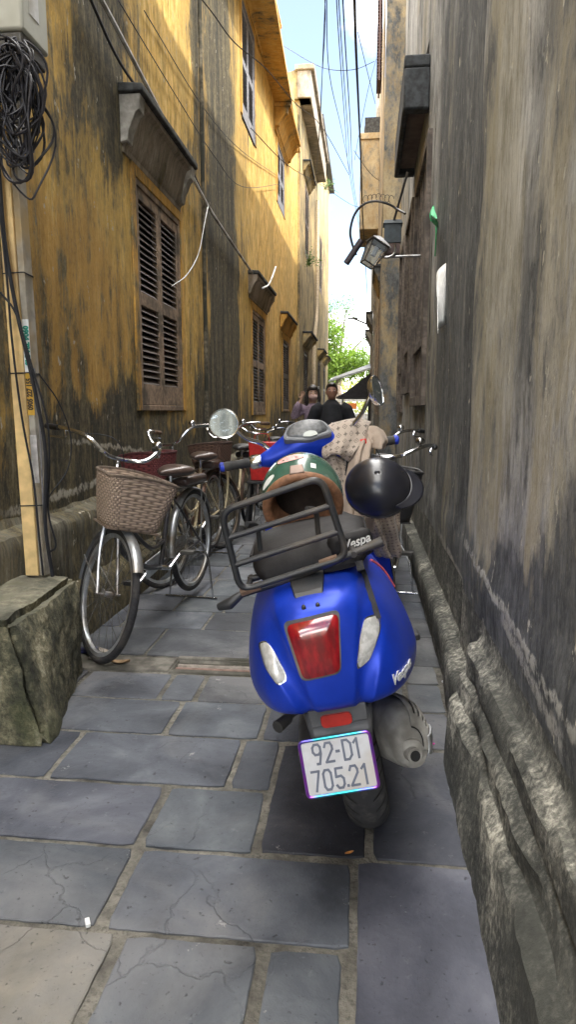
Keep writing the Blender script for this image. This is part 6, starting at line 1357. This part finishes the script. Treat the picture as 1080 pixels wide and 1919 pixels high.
leaf_tree('leafy_tree', 'light green leafy tree rising over the awning at the end of the alley', (-1.9, 36, 0), 2.6, [(-.6, 0, 3.6, 1.5), (.7, .2, 3.7, 1.2), (1.7, 0, 3.6, 1.0), (-.2, 0, 5.2, 1.0), (-1.4, 0, 5.3, 1.1)], 9000, .10, M['leaf1'], 1, M['bark'])
leaf_tree('leafy_tree', 'sparse feathery treetop showing against the sky behind the light green tree', (-1.7, 40, 0), 3.0, [(-.4, 0, 6.8, 1.1), (.5, 0, 7.0, .9), (.0, 0, 5.8, 1.0), (1.6, 0, 5.4, .8), (-1.2, 0, 7.2, .9)], 1500, .07, M['leaf2'], 2, M['bark'])
aw = empty('awning', 'grey sheet awning on a dark frame across the end of the alley', 'awning', (-.5, 22, 0))
A = aty(618, 716, 21.5); B = aty(693, 690, 21.5); C_ = aty(640, 728, 20.5)
def wv(v): return tuple(Vector(v)-Vector((-.5, 22, 0)))
top = [wv((A.x, 21, A.z-.02)), wv((.12, 21, B.z-.06)), wv((.12, 24, B.z+.25)), wv((A.x, 24, A.z+.22))]
MB().quadprism(top, [tuple(Vector(p)+Vector((0, 0, .05))) for p in top]).build('sheet', simple('grey corrugated sheet', (.42, .43, .44), .55, var=.1, scale=5), aw)
D1, D2 = aty(630, 742, 21.5), aty(690, 700, 21.5)
MB().quadprism([wv((D1.x, 21.1, D1.z-.06)), wv((.12, 21.1, D1.z-.06)), wv((.12, 21.1, D2.z)), wv((D1.x+.3, 21.1, D1.z+.1))], [wv((D1.x, 24, D1.z-.06)), wv((.12, 24, D1.z-.06)), wv((.12, 24, D2.z)), wv((D1.x+.3, 24, D1.z+.1))]).build('dark_underside', simple('dark tarpaulin', (.03, .028, .03), .8, var=.3), aw)
MB().cyl(wv((-.72, 21.3, 0)), wv((-.72, 21.3, D1.z)), .025, 8).build('post', M['steel'], aw)
tp = [aty(635, 745, 20.6), aty(652, 735, 20.6), aty(697, 712, 20.6)]
tag(MB().rings([[Vector((.05, 19.5+0*k, .0+z)) for k in (0, 1)]+[Vector((.12, 19.5+.5*k, z)) for k in (1, 0)] for z in (0, 2.2)]).build('tarp_bundle', simple('black tarp', (.02, .02, .022), .8)), 'black tarpaulin hanging at the far right corner of the alley', 'tarpaulin')
# sunlit street beyond
tag(MB().box((-9, 44, 0), (9, 44.4, 3.4)).build('street_hedge', M['leaf2']), 'pale hedge wall across the street beyond the alley', 'hedge') if False else None
rnd = random.Random(9); f = MB()
for _ in range(7000):
    c = Vector((rnd.uniform(-7, 6), rnd.uniform(43, 44.5), rnd.uniform(.3, 2.9+.5*rnd.random()))); a = Vector([rnd.gauss(0, 1) for _ in range(3)]).normalized(); b = a.orthogonal().normalized(); s = rnd.uniform(.07, .16)
    f.add([c-a*s, c-b*s*.5, c+a*s, c+b*s*.5], [(0, 1, 2, 3)])
tag(f.build('hedge', leafmat('sunlit hedge leaves', (.22, .26, .05), (.40, .42, .12)), smooth=0), 'sunlit yellow green hedge across the street beyond the awning', 'hedge')
st_ = empty('street_stall', 'white street stall with blue and orange panels beyond the alley', 'stall', (-1.2, 33, 0))
MB().box((-1.4, 0, 0), (1.9, .8, 1.15)).build('counter', M['white'], st_, bevel=.02); MB().box((-.45, -.02, 1.16), (-.15, .02, 1.6)).build('blue_panel', simple('blue panel', (.05, .28, .62), .5), st_)
MB().box((.25, -.02, 1.35), (.75, .02, 1.62)).build('orange_panel', simple('orange panel', (.75, .22, .05), .5), st_); MB().box((-.2, -.05, .85), (.3, -.01, 1.05)).build('red_panel', simple('red panel', (.6, .06, .06), .5), st_)
MB().box((-1.4, .0, 1.7), (1.9, .05, 1.82)).build('top_rail', M['white'], st_); 
for x in (-1.3, 0, 1.8): MB().cyl((x, .1, 1.1), (x, .1, 1.8), .03, 8).build('upright', M['steel'], st_)
a, b, c = aty(660, 596, 24), aty(678, 603, 24), aty(692, 612, 24)
slp = empty('street_lamp', 'thin curved street lamp arm over the end of the alley', 'street lamp', (.1, 24, 0))
MB().tube([tuple(Vector(q)-Vector((.1, 24, 0))) for q in bez([a, b, c, (c.x+.07, 24, c.z-.5)], 5)], .03, 8).build('arm', M['grey'], slp); MB().tube([(.1, 0, 0), (.1, 0, c.z-.4)], .05, 8).build('pole', M['grey'], slp)
MB().box((a.x-.1-.15, -.06, a.z-.03), (a.x-.1+.2, .06, a.z+.02)).build('lamp_head', M['grey'], slp, bevel=.01)
# plants on the far walls
for nm, lb, pos, n, sp in (('wall_plant', 'wispy weed growing from the top edge of the cream house', (-1.5, 24.2, 8.6), 60, .5), ('wall_plant', 'small weed growing on the ledge of the pale house wall', (-1.55, 18.3, 5.0), 90, .4)):
    rnd = random.Random(n); e = empty(nm, lb, 'plant', pos); m = MB(); f = MB()
    for k in range(9):
        d = Vector((rnd.uniform(-.1, 1), rnd.uniform(-.6, .6), rnd.uniform(.1, 1))).normalized()*sp*rnd.uniform(.6, 1.3); pts = bez([(0, 0, 0), d*.5, d+Vector((0, 0, -.1))], 4); m.tube(pts, .006, 4)
        for _ in range(n//6):
            c = Vector(rnd.choice(pts))+Vector([rnd.gauss(0, .03) for _ in range(3)]); a = Vector([rnd.gauss(0, 1) for _ in range(3)]).normalized(); b = a.orthogonal(); f.add([c-a*.03, c-b*.012, c+a*.03, c+b*.012], [(0, 1, 2, 3)])
    m.build('stems', M['leaf2'], e); f.build('leaves', M['leaf2'], e, smooth=0)
